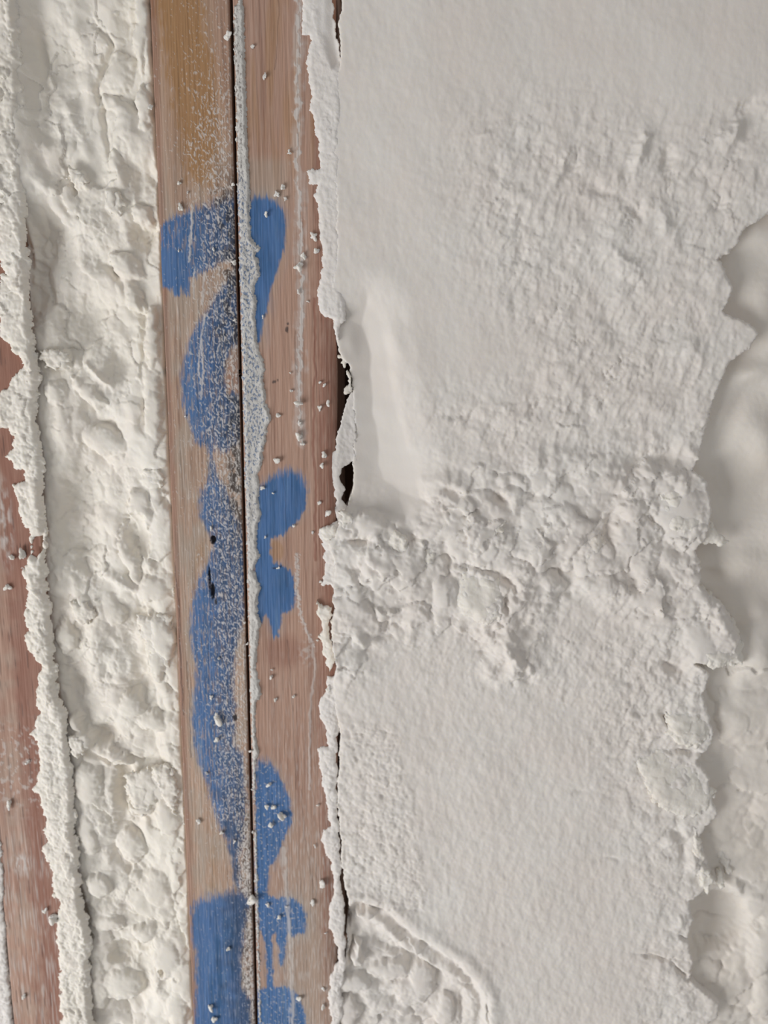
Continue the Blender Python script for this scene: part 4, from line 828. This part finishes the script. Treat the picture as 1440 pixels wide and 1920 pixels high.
for a in (
 (428, 68, 16, 'white foam crumb on the gap edge near the top of the left stud', GL, 1.4), (284, 200, 11, 'small foam flake on the left rim of the left stud, well above the paint', GL, 1.3),
 (335, 343, 9, 'pale crumb on grey wood, highest of the two above the top left blue mark', GL), (338, 388, 14, 'jagged white crumb just above the top left blue mark', GL, 1.3),
 (438, 492, 9, 'crumb lodged at the gap beside the notch under the top left blue mark', GL), (396, 991, 9, 'pale crumb just above the dark square hole in the left stud', GL),
 (459, 1168, 5, 'tiny crumb at the gap level with the drips of the middle right mark', GL), (405, 1346, 31, 'largest foam crumb, a jagged white lump on the blue of the left stud', GL, 1.15),
 (407, 1388, 13, 'oblong crumb just below the largest lump on the left stud', GL, 1.5), (396, 1308, 8, 'small crumb on blue just above the largest lump', GL),
 (374, 1541, 11, 'pale crumb on bare wood left of the narrowing blue tail of the left stud', GL, 1.3), (415, 1562, 9, 'crumb on the left rim of the narrowing blue tail', GL),
 (440, 1578, 8, 'crumb inside the narrow blue tail on the left stud', GL, 1.3), (429, 1779, 9, 'small crumb on the streaky blue mark at the foot of the left stud', GL, 1.3),
 (394, 1890, 12, 'crumb on the bottom blue mark, upper of two near the picture foot', GL, 1.3), (401, 1912, 15, 'crumb on the bottom blue mark, lower of two near the picture foot', GL, 1.2),
 (470, 1691, 24, 'knobbly crumb bridging the black gap above the bottom marks', GL, 0.9),
 (472, 87, 10, 'pale crumb beside the white crust near the top of the right stud', GR), (497, 142, 13, 'tear-shaped crumb on bare wood near the top of the right stud', GR, 1.7),
 (542, 286, 11, 'round crumb on bare wood left of the thin white line, upper right stud', GR, 1.2), (529, 352, 11, 'crumb at the top of a small cluster above the first right mark', GR),
 (519, 364, 11, 'crumb at the left of a small cluster above the first right mark', GR), (536, 372, 9, 'crumb at the foot of a small cluster above the first right mark', GR, 1.4),
 (498, 402, 10, 'round bead of foam on the uppermost blue mark of the right stud', GR), (588, 443, 16, 'fluffy crumb near the foam edge, beside the uppermost right mark', GR),
 (593, 471, 11, 'crumb just below the fluffy one near the foam edge', GR), (569, 480, 13, 'crumb on the thin white line, upper of two right of the first blue mark', GR, 1.4),
 (559, 500, 17, 'knobbly crumb on the thin white line, lower of two right of the first blue mark', GR, 1.2), (560, 549, 12, 'small crumb on the thin white line below the two larger ones', GR, 1.3),
 (493, 595, 9, 'crumb at the tail of the uppermost right mark', GR, 1.6), (565, 757, 24, 'ragged wide crumb on the white line, middle of the right stud', GR, 0.7),
 (546, 733, 7, 'pinkish speck left of the white line, middle right stud', GR, 1.2), (599, 765, 12, 'crumb left of the long dark hole, lower of a pair', GR, 1.5),
 (614, 757, 13, 'crumb right beside the long dark hole', GR, 1.1), (599, 717, 7, 'left one of two specks above the ragged crumbs by the dark hole', GR),
 (609, 721, 9, 'right one of two specks above the ragged crumbs by the dark hole', GR), (561, 795, 14, 'upper jagged crumb of two stacked below the ragged wide crumb', GR, 1.4),
 (560, 819, 15, 'lower jagged crumb of two stacked below the ragged wide crumb', GR, 1.3), (567, 832, 9, 'thin crumb trailing right below the stacked jagged ones', GR),
 (521, 780, 11, 'crumb just off the widest bulge of the white crust', GR), (519, 866, 12, 'squarish crumb on bare wood above the middle right blue mark', GR, 0.8),
 (607, 850, 15, 'upper crumb of two at the left rim of the torn web', GR, 1.4), (603, 872, 11, 'lower crumb of two at the left rim of the torn web', GR, 1.5),
 (493, 914, 9, 'crumb at the upper left corner of the middle right mark', GR), (511, 925, 6, 'tiny bead on the upper part of the middle right mark', GR),
 (498, 1008, 7, 'tiny bead at the narrow left waist of the middle right mark', GR), (550, 986, 7, 'speck on the lower right rim of the round part of the middle mark', GR),
 (523, 1065, 9, 'crumb on the top rim of the lower lobe of the middle right mark', GR), (508, 1269, 11, 'round bead on reddish wood under the knot of the right stud', GR),
 (511, 1256, 6, 'speck just above the round bead under the knot', GR), (516, 1312, 8, 'left bead of two on bare wood, lower right stud', GR),
 (552, 1306, 8, 'right bead of two on bare wood, lower right stud', GR), (598, 944, 9, 'small crumb on the red rim of the stud below the torn web', GR, 1.5),
 (613, 962, 14, 'oblong crumb at the foam edge just above the torn band', GR, 1.7), (504, 1472, 10, 'thin flake on the third right mark, uppermost there', GR),
 (501, 1511, 12, 'pale crumb at the middle of the third right mark', GR), (513, 1515, 10, 'crumb touching the pale one in the third right mark', GR),
 (530, 1531, 16, 'jagged crumb on the right rim of the third right mark', GR), (509, 1549, 15, 'forked crumb low in the third right mark', GR, 1.4),
 (604, 1655, 20, 'tall white crumb at the right edge of the stud beside a dark slot', GR, 1.6), (588, 1695, 15, 'pointed crumb on bare wood right of the lowest double mark', GR, 1.3),
 (590, 1585, 12, 'thin white flake on red wood above the tall crumb', GR, 1.8), (503, 1697, 10, 'bead on the blue column of the lowest mark, left of its white haze', GR),
 (524, 1720, 9, 'bead inside the lowest mark above its longer drips', GR), (560, 1873, 11, 'crumb on the last blue patch at the foot of the right stud', GR, 1.3),
 (606, 1886, 13, 'oblong crumb on red wood at the foot of the right stud', GR, 1.5), (607, 1855, 9, 'speck on red wood, upper of two at the foot of the right stud', GR),
 (617, 1291, 13, 'round crumb in the dark nook at the foam edge under the curled flap', GR),
 (42, 1040, 24, 'long pale crumb beside the small hole on the edge stud', GF, 1.5), (24, 1045, 13, 'crumb left of the long pale one on the edge stud', GF),
 (16, 1510, 20, 'upright peg of foam on the lower edge stud', GF, 1.6), (84, 1709, 15, 'upper nub of two by the ragged margin of the edge stud', GF, 1.3),
 (97, 1722, 22, 'lower, larger nub of two by the ragged margin of the edge stud', GF, 1.2), (45, 1868, 11, 'flake near the foot of the edge stud', GF),
 (14, 1100, 15, 'whitish crumb on bare wood of the edge stud below the small hole', GF, 0.9), (51, 1430, 10, 'crumb near the ragged margin, middle of the edge stud', GF, 1.2)):
    crumb(*a)
for px, py, sz, lab in (
 (436, 345, 8, 'speck at the gap just above the top left blue mark'), (440, 600, 6, 'speck at the gap beside the second blue mark of the left stud'),
 (464, 1207, 7, 'speck bridging the gap level with the knot of the right stud'), (468, 1409, 8, 'speck at the gap just above the third right mark'),
 (472, 1480, 6, 'speck at the gap beside the upper part of the third right mark'), (475, 1560, 6, 'speck at the gap beside the lower part of the third right mark'),
 (335, 470, 5, 'tiny speck within the top left blue mark, near its left side'), (400, 468, 8, 'round speck in the mist at the foot of the top left blue mark'),
 (352, 360, 6, 'tiny speck on bare wood above the top left blue mark'), (348, 780, 5, 'tiny speck at the left rim of the long second mark, before its drip'),
 (410, 1235, 6, 'tiny speck on the long blue mark well above the largest lump'), (388, 1450, 6, 'tiny speck on blue below the largest lump'),
 (577, 565, 6, 'speck on bare wood near the foam edge just above the dark hole'), (545, 700, 5, 'tiny speck on bare wood left of the thin white line, above the ragged crumb'),
 (586, 1000, 7, 'speck on reddish wood beside the frayed foam lip'), (601, 1090, 7, 'speck by the small dark nook below the frayed foam lip'),
 (596, 1510, 6, 'speck on red wood right of the third right mark'), (611, 1750, 6, 'speck beside the foam edge near the lowest dark slot'),
 (536, 1700, 5, 'tiny speck in the upper part of the lowest right mark'), (594, 1200, 6, 'speck near the white smear beside the curled flap')):
    crumb(px, py, sz, lab, 'tiny foam specks on the paired studs', shared=True)
